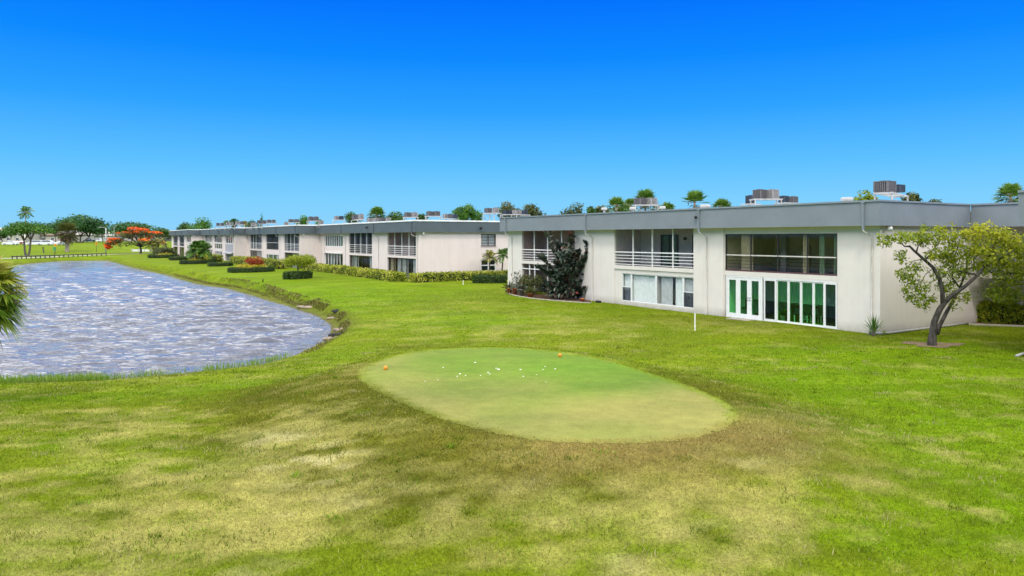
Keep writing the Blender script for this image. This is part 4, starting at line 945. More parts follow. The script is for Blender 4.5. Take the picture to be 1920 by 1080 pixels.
mb.add(vs, [(i*n+k, i*n+(k+1) % n, (i+1)*n+(k+1) % n, (i+1)*n+k) for i in range(2) for k in range(n)], True)
tag(mb.build('bare_soil', M['soil']), 'ring of bare brown soil under the leaning tree', 'soil', kind='structure')

# --- dark rubber plant against the nearest block
X1, Y1, Z1 = G(1062, 561)
o = thing('rubber_plant', 'tall dark burgundy rubber plant against the cream wall', 'shrub', (X1, Y1, Z1)); r = np.random.default_rng(11)
mb = MB(); Vs, Fs, Ts = [], [], []; off = 0
k1 = Y1/F
def leafy(pts, n, l0, t0, tip_red, start=.12):
    global off
    pts = np.array(pts); seg = np.linalg.norm(np.diff(pts, axis=0), axis=1); cs = np.concatenate([[0], np.cumsum(seg)]); s = cs[-1]*(start+(1-start)*r.uniform(0, 1, n)**.85)
    P = np.stack([np.interp(s, cs, pts[:,i]) for i in range(3)], 1); tg = unit(pts[-1]-pts[0])
    a = r.uniform(0, 6.283, n); e = r.normal(.45, .35, n); d = np.stack([np.cos(a)*np.cos(e), np.sin(a)*np.cos(e), np.sin(e)], 1); d = unit(d+.25*tg)
    nn = unit(np.stack([0*a, 0*a, 1+0*a], 1)-d*d[:,2:3]+r.normal(0, .25, (n, 3))); L_ = l0*r.uniform(.65, 1.2, n); V, Fc = cards(P, d, nn, L_, L_*.46)
    Vs.append(V); Fs.append(Fc+off); off += len(V); sf = s/cs[-1]
    Ts.append(np.repeat(np.clip(t0+r.normal(0, .16, n)+tip_red*np.clip((sf-.82)/.18, 0, 1)*.6, 0, 1), 4))
tips = [(1021,436,.55,.0,26),(1032,460,.5,.1,44),(1010,482,.45,.0,40),(1048,455,.45,.2,60),(1070,438,.5,.5,80),(1062,470,.45,.1,70),(1085,470,.4,.1,70),(1109,452,.45,.5,60),(1100,480,.4,.2,56),(1108,512,.4,.2,50),(1005,500,.4,.1,36),(1090,500,.35,.1,60),(1075,500,.35,.0,60),(1040,490,.45,.0,60),(1025,510,.4,.0,60),(1054,515,.35,0,60),(1110,545,.3,.1,50),(1100,530,.3,.1,50),(1020,535,.4,.1,60),(1035,540,.35,0,60),(1070,535,.3,0,70),(1085,548,.3,0,60),(1050,550,.3,0,50),(1008,545,.45,.2,30)]
for px, py, t0, red, n in tips:
    dy = r.uniform(-.9, .9); b = np.array([r.normal(0, .35), r.normal(0, .3), 0]); e = np.array([(px-1062)*k1, dy*.8, (561-py)*k1]); m_ = b*.45+e*.55+np.array([-.12*(e[0]-b[0]), 0, .02]); pts = [b, b+(m_-b)*.5+np.array([0,0,.15]), m_, e]
    mb.tube([tuple(p) for p in pts], [.05, .04, .03, .012], 6); leafy(pts, int(n*4.2), .33, t0-.06, red)
    for q_ in range(3):
        s_ = r.uniform(.3, .85); b_ = np.array(pts[2])*(1-s_)+np.array(pts[3])*s_ if s_ > .5 else np.array(pts[1])*(1-s_)+np.array(pts[2])*s_
        e_ = b_+np.array([r.normal(0, .42), r.normal(0, .35), r.uniform(.15, .6)]); mb.tube([tuple(b_), tuple(e_)], [.02, .008], 5); leafy([b_, (b_+e_)/2+np.array([0,0,.05]), e_], int(n*.9), .31, t0-.06, red*.4, .0)
fill = [[r.uniform(-1.6, 1.6)*(1-.25*h_), r.uniform(-.5, .5), h_, .5, .45, .5, r.uniform(.25, .7)] for h_ in np.concatenate([r.uniform(.4, 2.2, 15), r.uniform(2., 3.7, 9)])]
V, Fc, t = lobe_leaves(fill, 2300, .33, r, .46, .6, .2); Vs.append(V); Fs.append(Fc+off); off += len(V); Ts.append(t)
mb.build('stem', M['bark_dark'], o)
np_mesh('foliage', np.concatenate(Vs), np.concatenate(Fs), LM['rubber'], o, tone=np.concatenate(Ts))

# --- left edge: fan palm standing on the near bank
xq, yq = (-46-CX)/F*20, 20.
fp = palm('fan_palm', 'fan palm reaching into the left edge of the frame over the water', xq, yq, CAMZ-(550-HZ)*20/F-tz(xq, yq), 'fan', 1.42, 46, 'palm_mix', 21, .14, group=None, dry=5, segs=30, lo=-.75, droop=.8)
r = np.random.default_rng(8); V, Fc, t = lobe_leaves([[(px+46)*20/F, dy, CAMZ-(py-HZ)*20/F-fp.location.z, .20, .22, .26] for px, py, dy in ((12,545,-.1),(20,562,.1),(6,566,-.3),(24,548,.3),(14,578,0))], 900, .07, r, .4); np_mesh('blossoms', V, Fc, LM['gold'], fp, tone=t)

# --- hedges in front of the row
def path(P, u0, u1, v, n=8): return [(P[0]+D[0]*(u0+(u1-u0)*i/n)+EV[0]*v, P[1]+D[1]*(u0+(u1-u0)*i/n)+EV[1]*v) for i in range(n+1)]
hg = 'yellow green hedges along the white blocks'
c0 = (PA[0]-D[0]*2.0+EV[0]*-1.6, PA[1]-D[1]*2.0+EV[1]*-1.6); c1 = (PA[0]-D[0]*2.4+EV[0]*13, PA[1]-D[1]*2.4+EV[1]*13)
hedge('hedge', 'long yellow green hedge below the blank pink end wall', [(c0[0]+(c1[0]-c0[0])*i/8, c0[1]+(c1[1]-c0[1])*i/8) for i in range(9)], 1.5, .76, 6500, .17, 'croton', 1, hg)
hedge('hedge', 'yellow green hedge in front of the reddish screened balcony, beside the pink end wall', path(PA, -.4, 10.8, -2.3), 1.5, .76, 5200, .17, 'croton', 2, hg)
hedge('hedge', 'yellow green hedge below the smoked double doors of the pink walled block', path(PA, 11.4, 21.6, -2.3), 1.4, .76, 4200, .17, 'croton', 3, hg)
hedge('hedge', 'yellow green hedge passing behind the bushy lake side tree', path(PA, 22., 33., -2.3), 1.4, .76, 3600, .17, 'croton', 4, hg)
hedge('hedge', 'yellow green hedge under the green curtained windows of the second block', path(PB, 1., 24, -2.6), 1.7, 1.1, 4200, .2, 'croton', 5, hg)
hedge('hedge', 'short yellow green hedge piece right of the white garden ornament', path(PB, 25., 31., -2.6), 1.6, 1.0, 1200, .2, 'croton', 6, hg)
hedge('hedge', 'clump of yellow green hedge under the white framed french windows', path(PC, 2, 8, -2.4), 1.8, 1.1, 1200, .22, 'croton', 7, hg)
hedge('hedge', 'yellow green hedge left of the small white utility box', path(PC, 11., 21, -2.4), 1.8, 1.2, 1800, .22, 'croton', 8, hg)
hedge('hedge', 'dull green hedge mass behind the bushy palm bed', path(PC, 23., 33, -2.4), 2., 1.3, 1700, .22, 'olive', 9, hg)
hedge('hedge', 'rounded olive hedge at the far corner of the row', path(PD, 10, 26, -3.4), 3., 1.9, 2200, .25, 'olive', 10, hg)
a = G(888, 530); b = G(948, 530)
hedge('clipped_hedge', 'low dark clipped hedge in front of the two small palms', [a[:2], ((a[0]+b[0])/2, (a[1]+b[1])/2-.1), b[:2]], 1.3, .62, 2600, .12, 'clipped', 12)
# --- island beds beside the lake
bg = 'clipped hedge beds beside the lake'
def ring(px0, px1, py, depth, a0, a1, n=18):
    A = G(px0, py); B_ = G(px1, py); cx, rx = (A[0]+B_[0])/2, (B_[0]-A[0])/2; cy = A[1]+depth/2
    return [(cx+rx*math.cos(R(a0+(a1-a0)*i/n)), cy+depth/2*math.sin(R(a0+(a1-a0)*i/n))) for i in range(n+1)], (cx, cy, rx)
def inset(c, k): return c
p, c = ring(424, 486, 512, 4.2, 165, 375); hedge('clipped_hedge', 'dark crescent hedge around golden plants and a red croton', p, .95, .52, 4200, .12, 'clipped', 13, bg, rough=.14, taper=.8)
V0 = c
r = np.random.default_rng(4)
def carpet(name, label, cx, cy, rx, ry, h, mat, n, leaf, seed, cat='ground cover'):
    r = np.random.default_rng(seed); z = tz(cx, cy); o = thing(name, label, cat, (cx, cy, z))
    a = r.uniform(0, 6.283, n); q = np.sqrt(r.uniform(0, 1, n)); P = np.stack([rx*q*np.cos(a), ry*q*np.sin(a), h*(1-.35*q**3)*(.75+.4*fbm(q*rx*np.cos(a)+9, q*ry*np.sin(a), .7, seed, 2))*r.uniform(.55, 1, n)], 1)
    nn = unit(r.normal(0, .5, (n, 3))+np.array([0,0,.8])); d = unit(np.cross(nn, r.normal(size=(n, 3)))); s = leaf*r.uniform(.6, 1.4, n); V, Fc = cards(P, d, nn, s, s*.6)
    np_mesh('leaves', V, Fc, LM[mat], o, tone=np.repeat(np.clip(r.normal(.5, .22, n), 0, 1), 4))
    mb = MB(); mb.lathe([(rx, -.1), (rx*.97, h*.35), (rx*.6, h*.6), (0.01, h*.62)], 16, Matrix.Diagonal((1, ry/rx, 1, 1))); mb.build('shade_core', M['core'], o)
    return o
carpet('golden_ground_cover', 'golden yellow ground cover inside the crescent hedge', c[0], c[1]+.1, c[2]*.84, 1.7, .95, 'gold', 2600, .17, 5)
shrub('croton', 'red orange croton bush in the golden bed', c[0]+.2, c[1]+.5, 2.0, 2.4, 'red', 6, 900, .28, None, 'shrub', tz(c[0], c[1]))
p, c = ring(388, 418, 500, 3.4, 175, 365); hedge('clipped_hedge', 'small low dark hedge bed between the crescent bed and the palm bed', p, .85, .5, 2000, .13, 'clipped', 14, bg, rough=.14, taper=.8)
shrub('shrub', 'thin pale green shrub behind the small hedge bed', *G(402, 492)[:2], 1.5, 1.3, 'olive', 8, 400, .16)
p, c = ring(333, 377, 496, 4.6, 165, 375); hedge('clipped_hedge', 'dark hedge bed around the bushy multi stemmed palm', p, .95, .56, 3000, .14, 'clipped', 15, bg, rough=.14, taper=.8)
carpet('golden_ground_cover', 'yellowish ground cover under the bushy multi stemmed palm', c[0], c[1]+.2, c[2]*.85, 1.9, .85, 'gold', 1500, .2, 6)
palm('date_palm', 'bushy multi stemmed palm in the dark hedge bed by the lake', c[0], c[1]+.3, 2.5, 'feather', 2.3, 20, 'bright', 9, .16, stems=[(-.7, .1, 2.3), (.2, .3, 2.7), (.95, -.1, 2.2)], segs=18, barkm='bark', z=tz(c[0], c[1]), lo=-.35, droop=.7)
p, c = ring(316, 335, 488.5, 3.4, 175, 365); hedge('clipped_hedge', 'small green hedge bed left of the palm bed', p, .9, .58, 1500, .15, 'clipped', 16, bg, rough=.14, taper=.8)
carpet('golden_ground_cover', 'green ground cover inside the small hedge bed left of the palm bed', c[0], c[1], c[2]*.85, 1.4, .8, 'olive', 700, .2, 7)
p, c = ring(274, 311, 484.5, 4.6, 170, 370); hedge('clipped_hedge', 'farthest dark hedge bed, near the flame tree', p, 1., .66, 1900, .18, 'clipped', 17, bg, rough=.14, taper=.8)
carpet('golden_ground_cover', 'pale yellow planting along the back of the farthest hedge bed', c[0], c[1]+.6, c[2]*.8, 1.5, 1.0, 'gold', 700, .25, 8)
palm('date_palm', 'small drooping yellow green palm between the flame tree and the far hedge bed', *G(291, 476)[:2], 2.6, 'feather', 3.0, 18, 'palm_gold', 19, .2, stems=[(-.8, 0, 2.2), (.9, .3, 2.8)], segs=14, barkm='bark', lo=-.3, droop=.8)
# bed with the bushy tree: two hedge walls open at the front
X2, Y2, Z2 = G(557, 523)
hedge('clipped_hedge', 'dark hedge wall left of the bushy lake side tree', [(X2-1.15, Y2-.2), (X2-1.1, Y2+.8), (X2-.4, Y2+1.2), (X2+.6, Y2+1.2)], .55, .72, 1500, .12, 'clipped', 18, bg, rough=.14, taper=.8)
hedge('clipped_hedge', 'dark hedge wall in front of the bushy lake side tree', [(X2-.45, Y2-.75), (X2+.45, Y2-.55), (X2+1.05, Y2+.3), (X2+1.1, Y2+1.)], .55, .68, 1500, .12, 'clipped', 19, bg, rough=.14, taper=.8)
o = tree('bushy_tree', 'round topped bushy tree growing from a square of dark hedge by the lake', X2, Y2, 2.85, 3.9, 'yellow', 31, 5200, .17, 1.0, None, 26, .08, 'bark', lobe=.40, flat=.85, lean=.35)

# --- two small palms at the pink end wall
a = W(917.7, 508, .6); yy = 73.6; x1 = (917.5-CX)/F*yy; x2 = (941-CX)/F*(yy+.8)
pg = 'small feather palms at the pink end wall'
palm('date_palm', 'shorter left palm of the pair before the white framed window', x1, yy, CAMZ-(481-HZ)*yy/F-tz(x1, yy), 'feather', 1.15, 20, 'palm_gold', 41, .07, group=pg, barkm='bark', segs=16, lo=-.35, droop=.8)
palm('date_palm', 'taller right palm of the pair with curved dark trunk', x2, yy+.8, CAMZ-(480-HZ)*yy/F-tz(x2, yy+.8)+.1, 'feather', 1.35, 20, 'palm', 42, .075, (.15, 0), group=pg, barkm='bark_dark', segs=16, lo=-.35, droop=.8)

# --- plants by the walls
yu = G(1641, 630); spiky('yucca', 'small spiky yucca at the corner of the nearest block', yu[0]-.12, yu[1]-.1, 1.25, 42, 'palm', 5, w=.06)
for i, (px, lab) in enumerate([(1630, 'low weeds left of the yucca at the wall corner'), (1655, 'low weeds right of the yucca at the wall corner')]):
    q = G(px, 628); spiky('weed', lab, q[0], q[1]-.1, .35, 20, 'reed', 60+i, w=.03, stem=.1)
xs = G(1000, 553); shrub('shrub', 'green broad leaved shrub beside the rubber plant', xs[0], xs[1]+.3, 1.75, 2.5, 'olive', 12, 900, .2)
q = G(979, 548); shrub('croton', 'dark reddish leggy shrub at the left end of the flower bed', q[0]-.2, q[1]+.6, 2.0, 1.4, 'rubber', 13, 200, .2)
q = G(1095, 562); spiky('snake_plant', 'pale variegated upright plant right of the rubber plant', q[0], q[1]-.2, 1.1, 22, 'silver', 14, w=.09, spread=.2, stem=.1)
# right-hand hedge in the recess
q0, q1, q2 = G(1818, 602), G(1868, 605), G(1960, 608)
hedge('hedge', 'yellow green hedge in the shaded recess right of the end wall', [q0[:2], q1[:2], q2[:2]], 1.2, .95, 6500, .14, 'yellow', 20, hg, rough=.38)
shrub('croton', 'dark red leaved shrub at the left end of the recess hedge', *G(1820, 602)[:2], .85, .6, 'red', 15, 220, .12)
shrub('shrub', 'tall dark green shrub behind the recess hedge', q1[0]+1.6, q1[1]+1.6, 3.2, 3.6, 'olive', 16, 2200, .16)
shrub('shrub', 'dense green shrub against the breezeway wall', q1[0]-.2, q1[1]+2.2, 2.6, 2.6, 'tree', 17, 1600, .16)

# --- trees behind the blocks
tg = 'trees behind the blocks'
def back(px, Y): return ((px-CX)/F*Y, Y)
def topz(py, Y): return CAMZ-(py-HZ)*Y/F
def btree(label, x0, x1, ytop, Y, mat, seed, n=1500, leaf=.34, name='shade_tree', **k):
    x, y = back((x0+x1)/2, Y); h = topz(ytop, Y)-tz(x, y)+.3; cw = (x1-x0)*Y/F*1.22
    return tree(name, label, x, y, h, cw, mat, seed, int(n*1.5), leaf, max(h-cw*.9, h*.45), group=tg, **k)
def bpalm(label, x0, x1, ytop, Y, seed, kind='fan', mat='palm', w=None, **k):
    x, y = back((x0+x1)/2, Y); s = (x1-x0)*Y/F/2*1.25; hub = topz(ytop, Y)-tz(x, y)-s*.8
    return palm('cabbage_palm', label, x, y, hub, kind, s, k.pop('nf', 28), mat, seed, .16, group=tg, segs=k.pop('segs', 18), **{'lo': -.45, 'droop': .85, **k})
btree('low green thicket tree under the palm clump', 1142, 1200, 376, 92, 'bright', 161, 1400)
btree('low green thicket tree right of the palm clump', 1216, 1262, 381, 95, 'olive', 162, 900)
btree('low green thicket tree under the low cabbage palm', 1322, 1378, 376, 96, 'tree', 163, 900)
bpalm('tallest cabbage palm of the clump behind the twin condenser rack', 1188, 1232, 355, 82, 51, dry=10)
bpalm('cabbage palm left of the twin condenser rack, lower than its neighbour', 1136, 1176, 369, 80, 52, dry=10, lo=-.2, nf=22)
bpalm('cabbage palm squeezed between two taller ones behind the twin condenser rack', 1168, 1196, 371, 86, 53)
bpalm('low palm right of the twin condenser rack', 1236, 1268, 379, 86, 54)
bpalm('cabbage palm with raised fronds alone left of the fascia joint', 1279, 1326, 357, 78, 55, dry=8, lo=.05, droop=.5, nf=18)
bpalm('low cabbage palm just above the roofline right of the lone palm', 1335, 1372, 372, 84, 56)
bpalm('cabbage palm rising above the roof at the right edge of the frame', 1868, 1922, 343, 62, 57, dry=10)
btree('low tree crown above the roof near the right vent', 1598, 1644, 361, 80, 'yellow', 61, 900)
btree('olive tree crown peeping over the roof right of the tall condenser', 1696, 1722, 363, 85, 'olive', 62, 500)
btree('low dark tree crown over the right end of the roof', 1722, 1772, 369, 90, 'olive', 63, 700)
btree('small reddish olive tree over the roof above the rubber plant', 1047, 1098, 383, 100, 'olive', 64, 900)
btree('small dark tree over the roof left of the palm clump', 1098, 1118, 389, 105, 'tree', 65, 500)
btree('low olive tree close to the left side of the palm clump', 1116, 1142, 386, 105, 'olive', 66, 500)
btree('airy bright green tree left of the tall condenser platform', 846, 900, 374, 112, 'bright', 67, 1900, .36, nl=18, lobe=.3)
btree('broad olive tree behind the tall condenser platform', 930, 978, 378, 110, 'olive', 68, 1500)
btree('broad olive tree right of the tall condenser platform, flat topped', 965, 1018, 378, 115, 'olive', 69, 1500)
btree('dark green tree behind the second condenser pair of the pink walled block', 645, 676, 397, 140, 'tree', 70, 900)
bpalm('round golden brown cabbage palm above the pink walled block', 690, 724, 388, 135, 71, dry=22, nf=34)
btree('wide green tree right of the golden cabbage palm', 722, 760, 394, 138, 'tree', 72, 1300)
btree('small green tree tucked between two condenser pairs', 782, 800, 401, 138, 'tree', 73, 500)
btree('bright green tree over the second block', 556, 580, 406, 170, 'bright', 74, 900)
btree('wide low tree over the blocks right of the far end, bright topped', 352, 402, 410, 215, 'bright', 75, 1300, .5)
btree('dark flat tree over the far end block', 331, 358, 415, 220, 'tree', 76, 900, .5)
btree('dark rounded tree over the third block', 430, 448, 409, 195, 'banyan', 77, 700, .45)
btree('low green tree line behind the third block', 458, 486, 411, 195, 'tree', 78, 900, .45)
bpalm('dark drooping palm over the third block', 416, 432, 410, 190, 79, 'feather', 'palm', segs=12)
bpalm('small palm over the gap between the second and third blocks', 450, 468, 410, 192, 80, 'feather', 'palm_gold', segs=12)
bpalm('wind swept palm behind the second block condensers', 588, 606, 408, 172, 81, 'feather', 'palm', segs=12)
x, y = back(490, 190); tree('cypress', 'narrow dark cypress over the third block', x, y, topz(401, 190)-tz(x, y), .9, 'banyan', 82, 600, .4, 2., group=tg, nl=12, lobe=.5)

# --- across the lake
fg = 'trees across the lake'
def ftree(label, px, pyb, ytop, w, mat, seed, n=1600, name='shade_tree', Y=None, **k):
    if Y is None: x, y, z = G(px, pyb)
    else: x, y = back(px, Y); z = tz(x, y)
    h = CAMZ-(ytop-HZ)*y/F-z; return tree(name, label, x, y, h, w*y/F, mat, seed, n, k.pop('leaf', .0022*y), group=fg, **k)
ftree('spreading bright green tree with two trunks left of the parked white cars', 51, 481, 408, 84, 'bright', 90, 4200, forks=2, hc=4.2, flat=.75, nl=22, lobe=.40, leaf=.45)
x, y, z = G(126, 472); palm('cabbage_palm', 'shaggy brown skirted cabbage palm on the slope across the lake', x, y, CAMZ-(436-HZ)*y/F-z, 'fan', 3.6, 30, 'olive', 91, .55, group=fg, dry=46, segs=16)
x, y = back(48, 300); palm('coconut_palm', 'tall coconut palm rising behind the spreading green tree', x, y, CAMZ-(398-HZ)*300/F-tz(x, y), 'feather', 4.4, 16, 'palm', 92, .25, group=fg, segs=16, lo=-.5, droop=.6)
ftree('huge dark green banyan behind the shaggy palm', 150, 0, 400, 112, 'banyan', 93, 6500, Y=300, hc=2.6, nl=30, lobe=.38, forks=3, leaf=1.0)
ftree('dark tree at the right foot of the huge banyan', 192, 0, 418, 30, 'banyan', 94, 900, Y=320, hc=2.5)
ftree('wide dark green tree behind the flame tree', 248, 0, 413, 92, 'banyan', 95, 4200, Y=290, hc=2., nl=26, lobe=.38, leaf=.9)
ftree('lower green tree between the flame tree and the far block', 304, 0, 426, 50, 'tree', 96, 1500, Y=300, hc=2.2)
ftree('dark tree at the left edge across the lake', 4, 0, 428, 34, 'tree', 97, 1300, Y=250, hc=1.4)
ftree('dark bush like tree below the coconut palm', 84, 0, 414, 44, 'banyan', 98, 1300, Y=290, hc=3)
ftree('small dark tree left of the spreading green tree', 20, 0, 421, 26, 'banyan', 99, 700, Y=300, hc=2.5)
ftree('low tree left of the huge banyan', 103, 0, 424, 22, 'olive', 100, 700, Y=310, hc=2.5)
for i, (px, w, yt, Y) in enumerate([(70, 66, 428, 430), (130, 66, 429, 450), (215, 60, 428, 470), (172, 60, 427, 415), (265, 66, 428, 460), (318, 56, 430, 420), (20, 66, 431, 410), (-40, 60, 430, 400)]):
    x, y = back(px, Y); tree('shade_tree', ['hazy far tree behind the parked white cars', 'hazy far tree behind the trunk of the shaggy palm', 'hazy far tree behind the street light', 'hazy far tree behind the banyan trunks', 'hazy far tree behind the flame tree crown', 'hazy far tree seen left of the far block end', 'hazy far tree behind the white parked car at the left', 'hazy far tree beyond the left edge of the frame'][i], x, y, CAMZ-(yt-HZ)*Y/F-tz(x, y), w*Y/F, 'tree', 110+i, 1100, 1.0, 1.5, group=fg)
# flame tree
X3, Y3, Z3 = G(264, 475.5); o = thing('flame_tree', 'umbrella shaped flame tree covered in orange blossom', 'tree', (X3, Y3, Z3)); r = np.random.default_rng(77); k3 = Y3/F
mb = MB(); fork = Vector((-.1, 0, (475.5-463)*k3)); mb.tube([(0,0,-.3), (0,0,.2), (.05,0,1.), fork], [.42,.32,.26,.24], 8)
lob = []; flo = []
for i in range(58):
    q = math.sqrt(r.uniform(0, 1)); a = r.uniform(0, 6.283); px = 257+50*q*math.cos(a)*(1 if math.cos(a) > 0 else 1.04); dep = 7.2*q*math.sin(a)
    arch = 427+26*q**2.2+(6 if px < 225 else 0); py = arch+r.uniform(1, 9); p = ((px-264)*k3, dep, (475.5-py)*k3); s = r.uniform(.75, 1.35)
    lob.append([*p, 1.25*s, 1.2*s, .5*s, r.uniform(.25, .75)])
    if (r.uniform() < .75 and px < 284 and py-arch < 6.5) or r.uniform() < .16: flo.append([p[0], p[1], p[2]+.40*s, 1.05*s, 1.0*s, .17*s, r.uniform(.2, .8)])
    if i % 3 == 0: limb(mb, fork, p, .12, .03, r, 5, .05)
for px, py in [(212,459),(220,456),(207,462),(216,463),(285,444),(268,431),(250,434)]: flo.append([(px-264)*k3, r.uniform(-3.5, 0), (475.5-py)*k3, 1., 1., .45, .35])
V, Fc, t = lobe_leaves(lob, 3600, .5, r, .4, .5, .3); np_mesh('crown', V, Fc, LM['olive'], o, tone=t)
V, Fc, t = lobe_leaves(flo, 3000, .42, r, .6, .5, .3); np_mesh('blossoms', V, Fc, LM['flame'], o, tone=t)
mb.build('trunk', M['bark_dark'], o)

# --- reeds along the near shore and matted grass on the steep bank
def stand(name, label, cat, pts, h0, h1, w, mat, seed, lean=.35):
    r = np.random.default_rng(seed); n = len(pts); a = r.uniform(0, 6.283, n); h = r.uniform(h0, h1, n); z = np.maximum(terrain(pts[:,0], pts[:,1]), WZ-.1)-.02
    P = np.column_stack([pts, z]); ld = np.abs(r.normal(0, lean, n)); d = np.stack([np.cos(a)*ld, np.sin(a)*ld, np.ones(n)], 1); nn = np.stack([np.cos(a+1.57), np.sin(a+1.57), 0*a], 1)
    nn = unit(np.cross(unit(d), nn)+r.normal(0, .2, (n, 3))); V, Fc = cards(P, d, nn, h, np.full(n, w)*r.uniform(.6, 1.3, n))
    return tag(np_mesh(name, V, Fc, LM[mat], None, tone=np.repeat(np.clip(r.normal(.5, .2, n), 0, 1), 4)), label, cat, kind='stuff')
def along(a, b, n, lo, hi, r, clump=None):
    i = r.integers(a, b, n); f = r.uniform(0, 1, (n, 1)); p = LAKE[i]*(1-f)+LAKE[(i+1) % len(LAKE)]*f; e = LAKE[(i+1) % len(LAKE)]-LAKE[i]; nr = unit(np.stack([e[:,1], -e[:,0]], 1)); tst = sdist(p+nr*.3, LAKE) < 0; nr[tst] *= -1
    p = p+nr*r.uniform(lo, hi, n)[:,None]
    if clump is not None: p = p[fbm(p[:,0], p[:,1], 1.3, clump, 2) > .5]
    return p
r = np.random.default_rng(15)
ns = [i for i, q in enumerate(shore_px) if q == (489,684)][0]
p1 = along(ns-1, ns+5, 2400, -.6, .35, r, 5); p2 = along(ns+2, ns+5, 2600, -.1, 1.1, r)
stand('reeds', 'thin green reeds along the near edge of the lake', 'reeds', np.concatenate([p1, p2]), .10, .42, .022, 'reed', 16, .30)
p3 = np.concatenate([along(4, 10, 9000, .9, 2.0, r, 8), along(8, 14, 5000, .5, 1.05, r, 9), along(5, 10, 7000, .8, 1.35, r), along(12, 15, 900, .2, .9, r, 4)])
stand('bank_grass', 'matted brown and green grass hanging over the steep lake bank', 'bank grass', p3, .06, .22, .06, 'bank', 17, 1.0)
# ------------------------------------------------------------------ rooftop condensers on their racks
def make_ac(kind):
    t = thing('condenser', 'x', 'condenser'); m = {'grey': 'ac', 'pale': 'ac_pale', 'blue': 'ac_blue'}[kind]
    mb = MB(); s, h = .42, .66
    mb.box(-s+.05, s-.05, -s+.05, s-.05, .06, h-.05); mb.build('coil', M['ac_dark'], t)
    mb = MB()
    for x in (-1, 1):
        for y in (-1, 1): mb.box(x*s-.035, x*s+.035, y*s-.035, y*s+.035, .04, h-.04)
    mb.box(-s-.02, s+.02, -s-.02, s+.02, 0, .04); mb.box(-s-.03, s+.03, -s-.03, s+.03, h-.04, h); mb.build('casing', M[m], t)
    mb = MB()
    for k in range(7):
        a = -s+.07+k*(2*s-.14)/6; 
        for q in (-1, 1): mb.box(a-.03, a+.03, q*s-.012, q*s+.012, .045, h-.045); mb.box(q*s-.012, q*s+.012, a-.03, a+.03, .045, h-.045)
    mb.build('louvers', M[m], t)
    mb = MB(); mb.lathe([(.30,h), (.30,h+.03), (.05,h+.05), (.02,h+.05)], 14); mb.build('fan_guard', M['ac_dark'], t)
    return t
protos = {}
def make_rack():
    t = thing('roof_rack', 'x', 'rack'); mb = MB()
    for y in (-.4, .4): mb.box(-1., 1., y-.035, y+.035, -.07, 0)
    for x in (-.96, -.32, .32, .96): mb.box(x-.035, x+.035, -.36, .36, -.085, -.012)
    mb.build('deck', M['rack'], t)
    for x in (-.9, .9):
        for y in (-.4, .4):
            mb = MB(); mb.box(x-.03, x+.03, y-.03, y+.03, -1.2, -.07); mb.box(x-.1, x+.1, y-.1, y+.1, -1.24, -1.2); mb.build('leg', M['rack'], t)
    for y in (-.4, .4):
        mb = MB(); mb.tube([(-.86, y, -1.1), (.86, y, -.2)], .014, 5); mb.build('brace', M['rack'], t)
    return t
rack0 = None; rackused = 0
RZB = RZ
blocks_ = [(b1, 'nearest block', 17), (bA, 'pink end wall block', 22), (bB, 'second block from the pink end wall', 20), (bC, 'third block from the pink end wall', 20), (bD, 'farthest block of the row', 20)]
AC = {0: [(1641,1677,339,361,'grey'),(1677,1692,346,361,'blue'),(1402,1413,366,382,'blue'),(1413,1436,355,373,'grey'),(1436,1459,355,373,'pale'),(1461,1478,367,380,'blue'),(1478,1495,368,380,'grey'),(1190,1211,371,384,'grey'),(1211,1231,371,384,'pale'),(945,953,394,402,'blue'),(953,961,394,402,'blue'),(961,977,393.5,402,'pale'),(977,989,394,402,'blue'),(908.5,922,390,399,'grey'),(923.5,935,389,399,'pale')],
      1: [(758,770,398,407,'grey'),(770.5,783,398,407,'pale'),(799.5,811.5,396,405,'grey'),(812,825,396,405,'grey'),(831,839,401,409,'pale'),(839,848,401,409.5,'grey'),(848,858,402,409.5,'blue'),(659.5,671,403,411,'grey'),(672,682,401,411,'pale'),(688,699,408.5,412,'pale'),(700,711,408.5,412,'pale'),(711,722,408,412,'grey'),(723,731,408,412,'pale')],
      2: [(626.7,635,405,412,'pale'),(636,644,405,412,'blue'),(578,588,406,414,'grey'),(588.5,597.6,406,414,'grey'),(598,606,413,416,'pale'),(540.6,550,411,417,'grey'),(550.5,561,411,417,'grey'),(533,540,416,420,'pale')],
      3: [(482,491,413,418,'grey'),(491.5,499,413,418,'grey'),(500,508.5,412,418,'grey'),(509,517,412,418,'grey'),(441,449.5,415,420,'pale'),(450,456,415,420,'grey'),(470,480,417,421,'pale')],
      4: [(405.6,412,418,422,'grey'),(413,420,418,422,'grey'),(424,430,416,420,'pale'),(430.5,437.5,416,420,'pale')]}
ORD = ['first','second','third','fourth','fifth','sixth','seventh','eighth','ninth','tenth','eleventh','twelfth','thirteenth','fourteenth','fifteenth']
DESC = {'grey': 'grey condenser', 'pale': 'pale condenser', 'blue': 'dark blue condenser'}
racks = []
